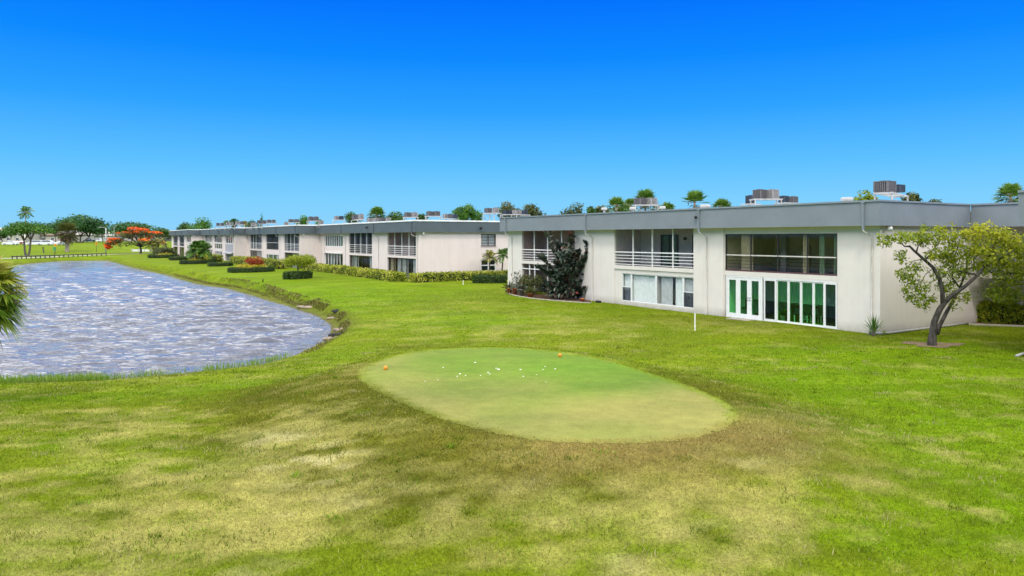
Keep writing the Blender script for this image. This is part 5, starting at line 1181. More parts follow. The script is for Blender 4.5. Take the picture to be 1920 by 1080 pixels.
for bi, lst in AC.items():
    B, bd, dep = blocks_[bi]
    lst = sorted(lst, key=lambda q: -q[0]); prev = None
    for i, (x0, x1, y0, y1, kind) in enumerate(lst):
        zt = 7.72 if y1-y0 > 5 else 6.9
        if bi == 0 and x0 < 940 and x0 > 900: zt = 8.1
        Y = (zt-CAMZ)*F/(HZ-y0); Y = min(Y, 185); X = ((x0+x1)/2-CX)/F*Y
        def uv(X, Y):
            dx, dy = X-B.P[0], Y-B.P[1]; return dx*D[0]+dy*D[1], dx*EV[0]+dy*EV[1]
        uu, vv = uv(X, Y)
        for it in range(200):               # keep each unit well inside its own roof
            if vv > dep-1.2: Y *= .995
            elif vv < 1.6: Y *= 1.005
            else: break
            X = ((x0+x1)/2-CX)/F*Y; uu, vv = uv(X, Y)
        zt = CAMZ+(HZ-y0)*Y/F; wdt = (x1-x0)*Y/F
        sc = min(1.25, max(.62, (y1-y0)*Y/F/.69)) if y1-y0 > 5 else .8
        sx = min(1.35, max(.6, wdt/1.15))
        if kind not in protos: protos[kind] = make_ac(kind); c = protos[kind]
        else: c = copy_tree(protos[kind])
        zb = zt-.69*sc; c.location = (X, Y, zb); c.rotation_euler.z = RZB+.02*(i % 3); c.scale = (sx, sx, sc)
        tag(c, f'{DESC[kind]}, {ORD[i]} from right on the {bd}', 'condenser', 'rooftop condensers')
        if prev and prev[0]-x1 < 3 and abs(prev[3]-zb) < .35 and len(prev[4]) < 2: prev[4].append((X, Y, zb)); prev = [x0, X, Y, zb, prev[4]]
        else: prev = [x0, X, Y, zb, [(X, Y, zb)]]; racks.append((bi, bd, prev[4]))
cnt = {}
for bi, bd, pts in racks:
    if rack0 is None: rack0 = make_rack(); c = rack0
    else: c = copy_tree(rack0)
    P = np.array(pts); cx, cy, cz = P.mean(0); cz = P[:,2].min()-.006; hh = max(.3, cz-ROOF-.05); ext = np.linalg.norm(P[0,:2]-P[-1,:2])+1.1
    c.location = (cx, cy, cz); c.scale = (ext/2, 1.1, hh/1.24)
    c.rotation_euler.z = math.atan2(P[-1,1]-P[0,1], P[-1,0]-P[0,0]) if len(pts) > 1 else RZB
    k = cnt.get(bi, 0); cnt[bi] = k+1
    tag(c, f'white condenser frame, {ORD[k]} from right on the {bd}', 'rack', 'condenser racks')
# white refrigerant box on the tall pair
for px, Y, bi, lab in [(1588, 41, 0, 'squat white roof vent left of the tall condenser above the green doors'), (1322, 47, 0, 'squat white roof vent just right of the lone palm'), (1133, 56, 0, 'small white roof vent left of the palm clump'), (1242, 52, 0, 'small white roof vent right of the twin condenser rack'), (1186, 55, 0, 'tiny white roof vent at the left foot of the twin condenser rack')]:
    t = thing('roof_vent', lab, 'vent', ((px-CX)/F*Y, Y, ROOF+.04), 0, 'roof vents'); s = 1. if 'squat' in lab else .7
    top = CAMZ+(HZ-{1588:370,1322:383.5,1133:389,1242:386.5,1186:388}[px])*Y/F-ROOF-.04
    mb = MB(); mb.lathe([(.12*s,0), (.12*s,top-.2)], 12); mb.build('pipe', M['rack'], t)
    mb = MB(); mb.lathe([(.14*s,top-.22), (.34*s,top-.18), (.34*s,top-.07), (.26*s,top), (.02,top)], 14); mb.build('cap', M['rack'], t)

# ------------------------------------------------------------------ room furniture behind the green doors
def local(B, u, v, z=0): return (B.P[0]+D[0]*u+EV[0]*v, B.P[1]+D[1]*u+EV[1]*v, z)
def make_chair():
    t = thing('dining_chair', 'x', 'chair'); 
    mb = MB(); mb.box(-.22, .22, -.22, .22, .42, .47); mb.build('seat', M['furniture'], t, .015)
    mb = MB(); mb.box(-.22, .22, .19, .23, .47, .98); mb.build('backrest', M['furniture'], t, .015)
    for x in (-.19, .19):
        for y in (-.19, .19): mb = MB(); mb.box(x-.02, x+.02, y-.02, y+.02, 0, .42); mb.build('leg', M['furniture_pale'], t)
    return t
ch = None
for i, (px, vv, rot, lab) in enumerate([(1511, 1.3, .2, 'dark dining chair behind the third green pane from the right'), (1490, 1.1, 1.4, 'dark dining chair with rounded arms behind the middle green pane'), (1532, 1.5, -.6, 'dark dining chair behind the rightmost green pane'), (1392, 1.6, .5, 'dark chair behind the left leaf of the french doors')]):
    c = ch = make_chair() if ch is None else copy_tree(ch)
    c.location = local(b1, b1.u(px)+vv*.75, vv, -.02); c.rotation_euler.z = RZ+rot; tag(c, lab, 'chair', 'chairs in the green glazed room')
t = thing('dining_table', 'round dark table among chairs behind the green panes', 'table', local(b1, b1.u(1516)+1.9, 2.4, -.02), RZ)
mb = MB(); mb.lathe([(.62,.70), (.64,.72), (.62,.745)], 24); mb.build('tabletop', M['furniture'], t); mb = MB(); mb.lathe([(.3,0), (.28,.04), (.06,.1), (.06,.70)], 14); mb.build('pedestal', M['furniture_pale'], t)
t = thing('planter', 'small pale planter on the floor behind the leftmost sliding green pane', 'planter', local(b1, b1.u(1463)+.6, 1., -.02)); mb = MB(); mb.lathe([(.10,0), (.15,.3), (.17,.32), (.13,.3)], 14); mb.build('pot', M['furniture_pale'], t)
Vv = rng.normal(size=(60, 3)); V, Fc = cards(np.zeros((60, 3))+np.array([0,0,.3]), unit(Vv*[1,1,.4]+[0,0,.8]), unit(rng.normal(size=(60, 3))), np.full(60, .5), np.full(60, .07)); np_mesh('leaves', V, Fc, LM['bright'], t, tone=np.repeat(rng.uniform(.3, .7, 60), 4))

# ------------------------------------------------------------------ flower bed of the nearest block
def pot(name, label, px, pyb, w, h, m, plant=None, seed=1):
    x, y, z = G(px, pyb); t = thing(name, label, 'plant pot', (x, y, z-.02)); r0 = w/2
    mb = MB(); mb.lathe([(r0*.68,0), (r0*.92,h*.8), (r0,h*.8), (r0,h), (r0*.88,h), (r0*.86,h*.9), (.01,h*.88)], 20); mb.build('pot', M[m], t)
    if plant:
        r = np.random.default_rng(seed); n = 130 if plant != 'silver' else 170; d = unit(r.normal(size=(n, 3))*[1,1,.6]+[0,0,.75]); V, Fc = cards(r.normal(0, r0*.3, (n, 3))*[1,1,0]+[0,0,h*.9]+d*r.uniform(0, .35, n)[:,None], d, unit(r.normal(size=(n, 3))), r.uniform(.18, .42, n), np.full(n, .05 if plant == 'silver' else .09))
        np_mesh('plant', V, Fc, LM[plant], t, tone=np.repeat(np.clip(r.normal(.5, .2, n), 0, 1), 4))
    return t
pot('terracotta_pot', 'brown terracotta pot at the left end of the flower bed', 955.5, 551, .40, .50, 'terracotta', 'olive', 1)
pot('terracotta_pot', 'bright orange terracotta pot second from the left in the flower bed', 965.5, 552, .46, .52, 'terracotta', 'silver', 2)
pot('terracotta_pot', 'orange terracotta pot under the green shrub at the bed edge', 994.5, 557.5, .46, .34, 'terracotta', 'olive', 3)
pot('stone_pot', 'weathered grey stone pot between the terracotta pots', 978, 555, .42, .58, 'pot_grey', 'rubber', 4)
pot('stone_pot', 'small brown pot holding nothing tall at the right end of the flower bed', 1092, 566, .34, .26, 'terracotta')
x, y, z = G(972, 548); t = thing('garden_figure', 'small white garden ornament between the orange pot and the grey pot', 'ornament', (x, y, z)); mb = MB(); mb.lathe([(.12,0), (.13,.06), (.07,.12), (.09,.3), (.06,.42), (.085,.52), (.05,.62), (.01,.64)], 14); mb.build('figure', M['white'], t)
eps = [G(952, 550.5), G(962, 553.5), G(976, 556.5), G(995, 559.5), G(1020, 562.2), G(1045, 564.4), G(1080, 567), G(1108, 568.5)]
mb = MB(); mb.tube([(a, b, c+.01) for a, b, c in eps], .05, 8); tag(mb.build('bed_edging', M['concrete']), 'pale curved concrete edging of the flower bed', 'edging')
wl = [local(b1, b1.u(px), -.05) for px in (952, 1000, 1050, 1110)]
mb = MB(); k = len(eps); bk = [local(b1, 33.5-(33.5-21.6)*i/(k-1), -.04) for i in range(k)]
vs = [(a, b, c+.015) for a, b, c in eps]+[(a, b, tz(a, b)+.02) for a, b, c in bk]; mb.add(vs, [(i, i+1, k+i+1, k+i) for i in range(k-1)]); tag(mb.build('flower_bed', M['mulch']), 'dark mulch bed along the cream wall', 'flower bed', kind='structure')
x, y, z = G(1122, 567.5); t = thing('splash_block', 'small black splash box on the grass by the downspout', 'splash block', (x, y, z), RZ); mb = MB(); mb.box(-.2, .2, -.12, .12, 0, .13); mb.build('box', M['dark'], t, .02)
mb = MB(); mb.box(-.16, .16, -.08, .08, .131, .15); mb.build('lid', M['bronze'], t, .005)

# ------------------------------------------------------------------ small things on the lawn
def post(label, px, pyb, pyt, w):
    x, y, z = G(px, pyb); h = (pyb-pyt)*y/F; t = thing('marker_post', label, 'post', (x, y, z)); mb = MB(); mb.box(-w/2, w/2, -w/2, w/2, -.1, h); mb.build('stake', M['white_plastic'], t, .004)
    mb = MB(); mb.box(-w*.6, w*.6, -w*.6, w*.6, h, h+.02); mb.build('cap', M['white_plastic'], t)
post('thin white marker stake on the lawn before the nearest block', 1303, 620, 588, .05)
post('short white stake on the lawn before the pink end wall', 868.5, 534, 526, .07)
for px, py, lab in [(723, 694.5, 'orange tee marker ball at the left end of the tee'), (1050, 669, 'orange tee marker ball at the far right rim of the tee')]:
    Y = (CAMZ-TZ)*F/(py-HZ); X = (px-CX)/F*Y; t = thing('tee_marker', lab, 'tee marker', (X, Y, tz(X, Y)+.006), 0, 'orange tee markers')
    mb = MB(); mb.lathe([(.05,0)]+[(.066*math.sin(a), .062-.062*math.cos(a)) for a in np.linspace(.7, 2.9, 9)]+[(.004,.124)], 16); mb.build('ball', M['orange'], t)
    mb = MB(); mb.tube([(0,0,-.05), (0,0,.004)], .02, 8); mb.build('spike', M['steel'], t)
fl = [(891,680,9),(831,690,6),(935,693,12),(915,699,9),(918,702,7),(930,691,7),(862,702,10),(857,707,6),(873,705,6),(976,694,10),(981,707,7),(1022,688,7),(1041,693,8),(1018,694,5),(1006,704,4),(1024,718,5),(797,717,5),(821,714,4),(901,705,5)]
r = np.random.default_rng(9)
for px, py, w in fl:
    Y = (CAMZ-TZ)*F/(py-HZ); X = (px-CX)/F*Y; s = w*Y/F/2*.55; n = 9; mb = MB(); an = np.linspace(0, 6.283, n, endpoint=False); rr = r.uniform(.5, 1.1, n)
    vs = []
    for k_, zz_ in ((1., .002), (.7, .014)): vs += [(s*k_*q*math.cos(a), s*1.2*k_*q*math.sin(a), tz(X+s*k_*q*math.cos(a), Y+s*1.2*k_*q*math.sin(a))-tz(X, Y)+zz_) for a, q in zip(an, rr)]
    mb.add(vs, [(k_, (k_+1) % n, n+(k_+1) % n, n+k_) for k_ in range(n)]+[tuple(range(n, 2*n))]); o = mb.build('sand_divot', M['sand']); o.location = (X, Y, tz(X, Y)+.008)
    tag(o, 'small white sand filled divot on the golf tee', 'divot', 'sand filled divots on the tee')
for px, py, lab in [(493, 529, 'tiny black sprinkler head on the lake side lawn')]:
    x, y, z = G(px, py); t = thing('sprinkler', lab, 'sprinkler', (x, y, z)); mb = MB(); mb.lathe([(.05,0), (.05,.2), (.08,.22), (.08,.28), (.02,.3)], 12); mb.build('head', M['dark'], t)
# drain pipe along the foot of the end wall
mb = MB(); a = local(b1, .45, -.2); pts = [(a[0]-.12, a[1]-.18, .05), local(b1, -.12, -.12, .10)]+[local(b1, -.14, v, .075) for v in (.6, 2, 4, 6, 7.6)]
mb.tube(pts, [.055]*len(pts), 8); tag(mb.build('drain_pipe', M['rack']), 'white drain pipe lying along the foot of the end wall', 'pipe')
x, y, z = G(1908, 668); mb = MB(); mb.tube([(x-.12, y-.1, z+.03), (x+.25, y+.12, z+.06), (x+.8, y+.5, z+.12)], .055, 8); tag(mb.build('drain_spout', M['rack']), 'white drain spout end lying on the grass at the right edge', 'pipe')
e = [G(px, py) for px, py in ((1816, 609), (1850, 610.5), (1890, 612), (1935, 613.5), (1990, 615))]
mb = MB()
for i in range(len(e)-1):
    p, q = Vector(e[i]), Vector(e[i+1]); d_ = (q-p).normalized(); s_ = Vector((-d_.y, d_.x, 0))*.09; u_ = Vector((0,0,.08)); p = p+d_*.006; dn = Vector((0,0,-.08))
    mb.add([p-s_+dn, p+s_+dn, q+s_+dn, q-s_+dn, p-s_+u_, p+s_+u_, q+s_+u_, q-s_+u_], [(0,1,2,3),(4,5,6,7),(0,1,5,4),(2,3,7,6),(1,2,6,5),(0,3,7,4)])
tag(mb.build('bed_edging', M['concrete']), 'pale concrete edging below the recess hedge', 'edging')
mb = MB(); vs = [(a, b+.1, tz(a, b)+.02) for a, b, c in e]+[(a+.6, b+3.2, .03) for a, b, c in e]; mb.add(vs, [(i, i+1, 5+i+1, 5+i) for i in range(4)]); tag(mb.build('mulch_bed', M['mulch']), 'brown mulch behind the recess edging', 'mulch', kind='structure')
# stones and driftwood in the corner of the lake
def boulder(name, label, px, py, s, m, seed, rz=0, cat='rock'):
    r = np.random.default_rng(seed); X, Y = W(px, py, WZ); mb = MB(); n, k = 12, 7; vs = []
    for i in range(k):
        th = math.pi*(i+.5)/k
        for j in range(n):
            a = 6.283*j/n; q = 1+.22*math.sin(2*a+seed)+.16*math.sin(3*a+th*2+seed)+r.normal(0, .05); vs.append((s[0]*q*math.sin(th)*math.cos(a), s[1]*q*math.sin(th)*math.sin(a), s[2]*q*math.cos(th)))
    mb.add(vs, [(i*n+j, i*n+(j+1) % n, (i+1)*n+(j+1) % n, (i+1)*n+j) for i in range(k-1) for j in range(n)]+[tuple(range(n)), tuple(range((k-1)*n, k*n))], True)
    o = mb.build(name, M[m]); o.location = (X, Y, max(WZ, tz(X, Y))+s[2]*.35); o.rotation_euler.z = rz; return tag(o, label, cat)
boulder('rock', 'flat tan rock slab nearest the tee at the lake corner', 624, 639, (.42,.3,.12), 'rock', 1)
boulder('rock', 'narrow pale rock behind the dark driftwood log', 637, 624, (.3,.25,.13), 'rock', 2)
boulder('rock', 'long pale stone strip below the bank left of the lake corner', 575, 580, (1.0,.22,.13), 'rock', 3, -.5)
boulder('rock', 'small dark rock at the back of the lake corner', 631, 593.5, (.35,.25,.12), 'log', 4, .3)
boulder('rock', 'tan stone under the dark rock at the back of the lake corner', 622, 600, (.4,.2,.08), 'rock', 5, .2)
for (px, py, l, rz, lab) in [(633, 634, .8, .05, 'dark driftwood log at the corner of the lake')]:
    X, Y = W(px, py, WZ); t = thing('driftwood_log', lab, 'log', (X, Y, WZ+.14), rz); mb = MB(); mb.tube([(-l*.6,0,0), (-l*.2,.03,.02), (l*.3,-.02,.01), (l*.7,.04,.06)], [.09,.12,.11,.08], 10); mb.build('log', M['log'], t)
    mb = MB(); mb.tube([(l*.2,0,.05), (l*.3,.1,.25)], [.035,.015], 6); mb.build('branch', M['log'], t)

# by the hedges of the far blocks
x, y, z = G(411, 487); t = thing('utility_box', 'small white utility box before the hedge of the third block', 'utility box', (x, y, z), RZ); mb = MB(); mb.box(-.5, .5, -.4, .4, 0, 1.1); mb.build('cabinet', M['white'], t, .03); mb = MB(); mb.box(-.55, .55, -.45, .45, 1.1, 1.18); mb.build('lid', M['white'], t, .02)
x, y, z = G(425, 488.5); t = thing('garden_ornament', 'small white garden ornament before the hedge of the third block', 'ornament', (x, y, z)); mb = MB(); mb.lathe([(.22,0), (.24,.1), (.12,.2), (.16,.45), (.10,.62), (.14,.74), (.02,.86)], 12); mb.build('figure', M['white'], t)
x, y, z = G(451, 490); t = thing('patio_umbrella', 'thatched tan parasol above the hedge left of the red croton', 'umbrella', (x, y+4, z)); mb = MB(); mb.tube([(0,0,0), (0,0,2.3)], .05, 8); mb.build('pole', M['bark'], t); mb = MB(); mb.lathe([(1.0,1.85), (.98,1.9), (.5,2.2), (.03,2.4)], 14); mb.build('canopy', M['house_roof_brown' if False else 'concrete'], t)

# ------------------------------------------------------------------ across the lake: path, road, guard rail, signs, cars, houses
def ribbon(name, label, pts, w, m, dz=.02):
    P = np.array(pts); 
    s = np.concatenate([[0], np.cumsum(np.linalg.norm(np.diff(P, axis=0), axis=1))]); q = np.arange(0, s[-1], 2.5); Q = np.stack([np.interp(q, s, P[:,0]), np.interp(q, s, P[:,1])], 1)
    T = unit(np.gradient(Q, axis=0)); Nn = np.stack([-T[:,1], T[:,0]], 1); V = []
    for k in (-1, -.5, 0, .5, 1): E = Q+Nn*w/2*k; V.append(np.column_stack([E, terrain(E[:,0], E[:,1])+dz]))
    n = len(Q); V = np.concatenate(V); Fc = np.concatenate([np.stack([k*n+np.arange(n-1), k*n+np.arange(1, n), (k+1)*n+np.arange(1, n), (k+1)*n+np.arange(n-1)], 1) for k in range(4)])
    return tag(np_mesh(name, V, Fc, m, smooth=True), label, name, kind='structure')
ribbon('path', 'pale cart path curving round the head of the lake', [G(-60, 486)[:2], G(20, 484.5)[:2], G(70, 482.6)[:2], G(120, 480.6)[:2], G(170, 478.6)[:2], G(220, 476.8)[:2], G(300, 475.4)[:2], G(420, 474.5)[:2]], 3.2, M['concrete'], .03)
ribbon('road', 'grey road passing behind the flame tree', [((-a-CX)/F*b+0, b) for a, b in ((-270, 226), (-320, 224), (-420, 222), (-560, 220))], 9, M['road'], .06)
a0, a1 = G(23, 486.2), G(199, 479.6)
t = thing('guard_rail', 'dark timber guard rail along the far bank of the lake', 'guard rail', (a0[0], a0[1], 0)); n = 21
pa = [G(23+176*i/(n-1), 486.4-6.6*i/(n-1))[:2] for i in range(n)]
for x, y in pa: mb = MB(); z = tz(x, y); mb.box(x-a0[0]-.08, x-a0[0]+.08, y-a0[1]-.08, y-a0[1]+.08, z-.2, z+.72); mb.build('post', M['guard'], t)
mb = MB(); mb.tube([(x-a0[0], y-a0[1]-.18, tz(x, y)+.60) for x, y in pa], .10, 6); mb.build('rail', M['guard'], t)
mb = MB(); B0, B1 = G(248, 471.6), G(311, 472.2); t = thing('road_barrier', 'low white roadside barrier behind the small drooping palm', 'barrier', (B0[0], B0[1], tz(*B0[:2])))
mb.box(0, B1[0]-B0[0], -.12, .12, .0, .62); mb.build('wall', M['white'], t)
for i in range(6): mb = MB(); x = (B1[0]-B0[0])*i/5; mb.box(x-.15, x+.15, -.2, .2, .0, .75); mb.build('post', M['steel'], t)
def sign(name, label, px, pyb, pyt, w, m, shape, sym=None):
    x, y, z = G(px, pyb); h = (pyb-pyt)*y/F; s = w*y/F; t = thing(name, label, 'sign', (x, y, z)); mb = MB(); mb.tube([(0,0,-.2), (0,0,h-.05)], .05, 6); mb.build('post', M['guard'], t)
    mb = MB()
    if shape == 'diamond': mb.box(-s*.36, s*.36, -.02, .02, -s*.36, s*.36, Matrix.Translation((0, -.08, h-s*.5)) @ Matrix.Rotation(math.pi/4, 4, 'Y'))
    else: mb.box(-s/2, s/2, -.1, -.06, h-s*1.25, h)
    p = mb.build('plate', M[m], t)
    if sym: mb = MB(); mb.box(-s*.13, s*.13, -.125, -.105, h-s*.66, h-s*.34) if shape == 'diamond' else mb.box(-s*.3, s*.3, -.125, -.105, h-s*.6, h-s*.3); mb.build('symbol', M[sym], p)
sign('warning_sign', 'yellow diamond warning sign on a dark post right of the shaggy palm', 181, 472.5, 453.5, 6.5, 'sign_y', 'diamond', 'sign_r')
sign('warning_sign', 'yellow sign with red symbol beside the green sign', 104.5, 476, 456.5, 6, 'sign_y', 'diamond', 'sign_r')
sign('green_sign', 'green upright sign beside the red and yellow one', 102, 478, 463.5, 4.6, 'sign_g', 'rect')
x, y, z = G(82, 474.5); t = thing('bollard', 'short dark leaning post on the far lawn', 'post', (x, y, z)); t.rotation_euler.y = -.12; mb = MB(); mb.box(-.11, .11, -.11, .11, -.2, 1.5); mb.build('stake', M['guard'], t); mb = MB(); mb.box(-.22, .22, -.13, .13, 1.5, 1.62); mb.build('cap', M['guard'], t)
def lamp(label, px, pyb, pyt, arm, m, tr=.09):
    x, y, z = G(px, pyb); h = (pyb-pyt)*y/F; t = thing('street_lamp', label, 'street lamp', (x, y, z), 0, 'street lamps'); mb = MB(); mb.tube([(0,0,-.2), (0,0,h*.5), (0,0,h)], [tr*1.4, tr*1.1, tr], 8); mb.build('pole', M[m], t)
    if arm: mb = MB(); mb.tube([(0,0,h-.1), (arm*.5,0,h+.18), (arm,0,h+.2)], [.06,.05,.05], 6); mb.build('arm', M[m], t); mb = MB(); mb.box(min(arm, arm*1.35), max(arm, arm*1.35), -.14, .14, h+.12, h+.26); mb.build('lamp_head', M[m], t, .03)
lamp('tall pale street lamp with an arm beside the banyan', 198.5, 470, 425.5, -1.6, 'steel', .14)
lamp('pale pole standing in front of the two trunked spreading tree', 46.5, 478.5, 434, 0, 'white_plastic', .13)
lamp('thin pole with tiny head left of the flame tree', 214, 462, 424, .6, 'steel', .05)
# cars
def make_car(pm, kind):
    t = thing('parked_car', 'x', 'car'); L_, w = (4.7, .92)
    top = {'suv': [(-2.1,.95),(-1.95,1.62),(-1.2,1.72),(.3,1.70),(.95,1.12)], 'sedan': [(-1.75,.98),(-1.0,1.40),(.0,1.45),(.55,1.38),(1.2,.98)], 'pickup': [(-.55,1.0),(-.45,1.70),(.3,1.74),(.75,1.66),(1.25,1.12)]}[kind]
    lo = [(-2.35,.35),(-2.38,.8),(-2.3,.98),(1.1,1.02),(2.1,.88),(2.35,.70),(2.36,.35),(2.1,.24),(-2.1,.24)]
    mb = MB()
    def extr(pts, w0, w1):
        n = len(pts); vs = [(x, -(w0 if z < 1.05 else w1), z) for x, z in pts]+[(x, (w0 if z < 1.05 else w1), z) for x, z in pts]
        mb.add(vs, [tuple(range(n)), tuple(range(2*n-1, n-1, -1))]+[(i, n+i, n+(i+1) % n, (i+1) % n) for i in range(n)])
    extr(lo, w, w); extr([(top[0][0], .95)]+top+[(top[-1][0], .95)], w*.94, w*.76); b = mb.build('body', M[pm], t, .05)
    mb = MB(); q = [(x*.93+.02, z-.1) for x, z in top]; n = len(q)
    for s in (-1, 1):
        vs = [(x, s*(w*.955 if z < 1.05 else w*.80), max(z, 1.05)) for x, z in q]; vs2 = [(x, y-s*.03, z) for x, y, z in vs]; mb.add(vs+vs2, [tuple(range(n)), tuple(range(n, 2*n))]+[(i, n+i, n+(i+1) % n, (i+1) % n) for i in range(n)])
    mb.build('side_window', M['car_glass'], t)
    mb = MB(); a, c = top[-1], top[-2]
    vs = [(a[0]+.03, -w*.75, a[1]+.02), (a[0]+.03, w*.75, a[1]+.02), (c[0]+.04, w*.64, c[1]-.04), (c[0]+.04, -w*.64, c[1]-.04)]; mb.add(vs+[(x-.03, y, z) for x, y, z in vs], [(0,1,2,3),(4,5,6,7),(0,1,5,4),(1,2,6,5),(2,3,7,6),(3,0,4,7)]); mb.build('windshield', M['car_glass'], t)
    for x in (-1.4, 1.4):
        for s in (-1, 1):
            mb = MB(); mb.tube([(x, s*.72, .33), (x, s*.95, .33)], .33, 14); wl_ = mb.build('wheel', M['tyre'], t); mb = MB(); mb.tube([(x, s*.94, .33), (x, s*.965, .33)], .2, 10); mb.build('rim', M['rim'], wl_)
    for s in (-1, 1): mb = MB(); mb.box(2.3, 2.385, s*.62-.16, s*.62+.16, .62, .76); mb.build('headlight', M['lamp'], t); mb = MB(); mb.box(-2.41, -2.34, s*.66-.12, s*.66+.12, .72, .9); mb.build('tail_light', M['car_red'], t)
    return t
cp = {}
for px, pyb, kind, pm, rz, Y, lab in [(84, 461.3, 'suv', 'car_white', .25, 236, 'large white suv parked nearest the lawn edge'), (64, 462.5, 'suv', 'car_white', .5, 236, 'white suv parked behind the spreading tree trunks'), (76, 458, 'sedan', 'car_white', .3, 252, 'white car parked behind the large white suv'), (88, 457, 'sedan', 'car_white', .25, 262, 'white car farthest back in the parked cluster'), (20, 463.5, 'sedan', 'car_white', .1, 240, 'low white car parked at the left edge of the lot'), (36, 462.8, 'sedan', 'car_red', .3, 250, 'dull red car right of the low white car'), (115, 460.5, 'sedan', 'car_white', 1.2, 240, 'white car with dark front beside the shaggy palm'), (168, 455, 'pickup', 'car_dark', .2, 345, 'dark pickup truck parked below the banyan'), (181, 454.5, 'suv', 'car_white', .15, 352, 'white van parked right of the dark pickup'), (165, 453, 'sedan', 'car_white', .3, 372, 'white car behind the dark pickup')]:
    x, y = back(px, Y); key = (kind, pm)
    c = cp[key] = make_car(pm, kind) if key not in cp else copy_tree(cp[key])
    c.location = (x, y, tz(x, y)+.04); c.rotation_euler.z = rz+math.pi; tag(c, lab, 'car', 'cars parked across the lake')
# houses
def house(label, px, Y, w, d, h, rh, roof, rz=0, zb=None):
    x, y = back(px, Y); t = thing('house', label, 'house', (x, y, tz(x, y)-.1), rz, 'houses across the lake'); mb = MB(); mb.box(-w/2, w/2, -d/2, d/2, 0, h)
    mb.build('wall', M['house'], t); mb = MB(); o_ = .6
    vs = [(-w/2-o_, -d/2-o_, h), (w/2+o_, -d/2-o_, h), (w/2+o_, d/2+o_, h), (-w/2-o_, d/2+o_, h), (-w/2+d*.3, 0, h+rh), (w/2-d*.3, 0, h+rh)]; vs = [(a, b, c+.003) for a, b, c in vs]+[(a, b, c-.25) for a, b, c in vs[:4]]
    mb.add(vs, [(0,1,5,4),(1,2,5),(2,3,4,5),(3,0,4),(0,1,7,6),(1,2,8,7),(2,3,9,8),(3,0,6,9)]); mb.build('roof', M[roof], t)
    for k in range(int(w/4)):
        xx = -w/2+2+k*4; mb = MB(); frame(mb, lambda a, t_, z: (a, -d/2-.06+t_, z), xx-.8, xx+.8, .9, 2.2, 0, .1, .1, [xx]); fo = mb.build('window', M['white'], t); mb = MB(); mb.box(xx-.7, xx+.7, -d/2-.012, -d/2-.005, 1., 2.1); mb.build('pane', M['car_glass'], fo)
    mb = MB(); mb.box(w/2-1.6, w/2-.5, -d/2-.05, -d/2-.003, 0.1, 2.2); mb.build('door', M['inner_mauve'], t)
house('pale roofed house at the left edge across the lake', 4, 330, 30, 12, 4.6, 2.2, 'house_roof')
house('pale house behind the parked white cars', 62, 340, 34, 12, 3.4, 2.4, 'house_roof_brown')
house('long pale house left of the shaggy palm', 112, 350, 26, 12, 3.6, 2.0, 'house_roof')
house('pale gabled house behind the street lamp', 187, 420, 22, 12, 3.4, 2.4, 'house_roof')
house('long low pale house left of the flame tree', 218, 430, 30, 12, 2.8, 2.0, 'house_roof_brown')
house('pale house between the flame tree and the far block', 305, 430, 24, 12, 3.6, 2.2, 'house_roof')
# ------------------------------------------------------------------ light, sky, camera
SUN_EL, SUN_AZ = R(54), R(180+13)     # high hazy sun behind the camera
sc = bpy.context.scene
w = bpy.data.worlds.new('World'); sc.world = w; w.use_nodes = True; nt = w.node_tree
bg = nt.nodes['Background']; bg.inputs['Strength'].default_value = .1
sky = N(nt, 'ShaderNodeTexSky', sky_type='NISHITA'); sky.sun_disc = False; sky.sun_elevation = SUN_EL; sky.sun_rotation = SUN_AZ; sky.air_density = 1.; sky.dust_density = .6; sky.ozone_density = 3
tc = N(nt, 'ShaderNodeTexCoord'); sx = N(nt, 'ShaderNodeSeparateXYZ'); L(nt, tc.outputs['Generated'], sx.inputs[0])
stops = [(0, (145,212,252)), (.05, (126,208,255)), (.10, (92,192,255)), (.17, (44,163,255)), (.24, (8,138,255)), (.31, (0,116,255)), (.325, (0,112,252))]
rp = N(nt, 'ShaderNodeValToRGB'); cr = rp.color_ramp
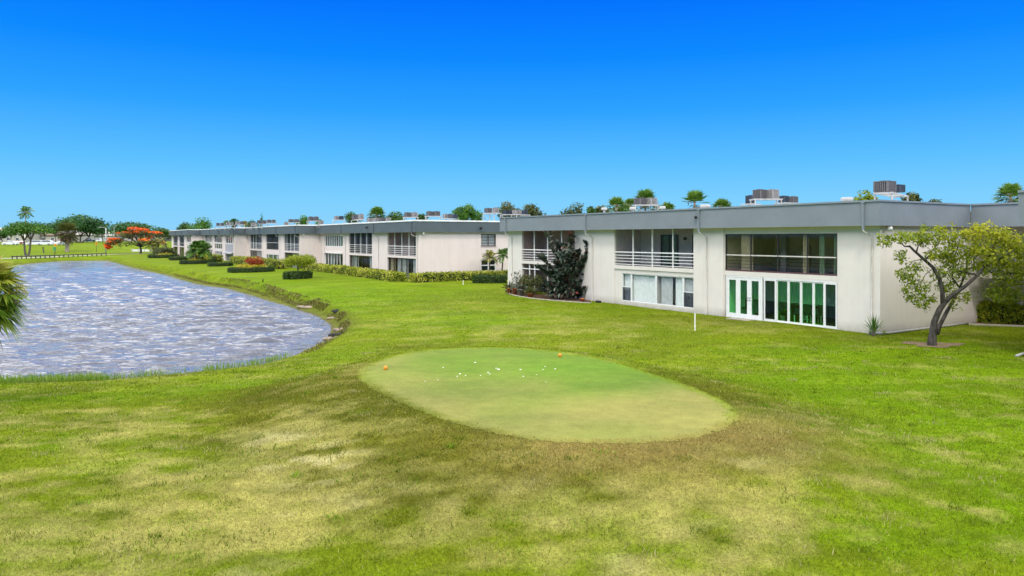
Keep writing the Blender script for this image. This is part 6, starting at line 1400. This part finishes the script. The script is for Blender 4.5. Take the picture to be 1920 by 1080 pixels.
cols = [(p, tuple(c*10 for c in srgb(*q)[:3])+(1,)) for p, q in stops]+[(.345, (38,38,39,1)), (.52, (42,41.5,42,1)), (.66, (21,20.6,20.2,1)), (1., (10,9.7,9.4,1))]  # white upper band added out of view to soften light and silver the water
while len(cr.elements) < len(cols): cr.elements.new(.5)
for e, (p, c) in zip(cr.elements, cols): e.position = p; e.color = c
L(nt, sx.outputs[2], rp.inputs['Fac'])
# mottling of the added bright upper sky, to vary the water's reflections
mp = N(nt, 'ShaderNodeMapping'); mp.inputs['Scale'].default_value = (1,1,2.5); L(nt, tc.outputs['Generated'], mp.inputs['Vector'])
cf = noise(nt, mp.outputs[0], 3.2, 5, .6); cm_ = ramp(nt, cf, [(.35, (.72,.78,.88)), (.65, (1.12,1.1,1.08))])
mk = N(nt, 'ShaderNodeMapRange'); mk.inputs[1].default_value = .33; mk.inputs[2].default_value = .45; L(nt, sx.outputs[2], mk.inputs[0])
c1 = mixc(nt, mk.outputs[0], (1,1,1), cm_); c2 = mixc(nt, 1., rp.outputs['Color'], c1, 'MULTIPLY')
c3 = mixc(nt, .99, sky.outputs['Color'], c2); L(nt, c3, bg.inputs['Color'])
sd = bpy.data.lights.new('sun', 'SUN'); sd.energy = 2.0; sd.angle = R(10); sd.color = (1, .95, .86)
so = bpy.data.objects.new('sun', sd); C.objects.link(so)
sv = Vector((math.sin(SUN_AZ)*math.cos(SUN_EL), math.cos(SUN_AZ)*math.cos(SUN_EL), math.sin(SUN_EL)))
so.rotation_euler = (-sv).to_track_quat('-Z', 'Y').to_euler(); so.location = (0, -20, 60)
cd = bpy.data.cameras.new('camera'); co_ = bpy.data.objects.new('camera', cd); C.objects.link(co_); sc.camera = co_
co_.location = (0, 0, CAMZ); co_.rotation_euler = (R(90), 0, 0); cd.sensor_width = 36; cd.lens = F/1920*36; cd.shift_y = -(540-HZ)/1920; cd.clip_start = .1; cd.clip_end = 12000
vs_ = sc.view_settings; vs_.view_transform = 'Standard'; vs_.look = 'None'; vs_.exposure = 0; vs_.gamma = 1
sc.cycles.use_denoising = True; sc.cycles.transparent_max_bounces = 24; sc.cycles.max_bounces = 8; sc.cycles.sample_clamp_indirect = 6
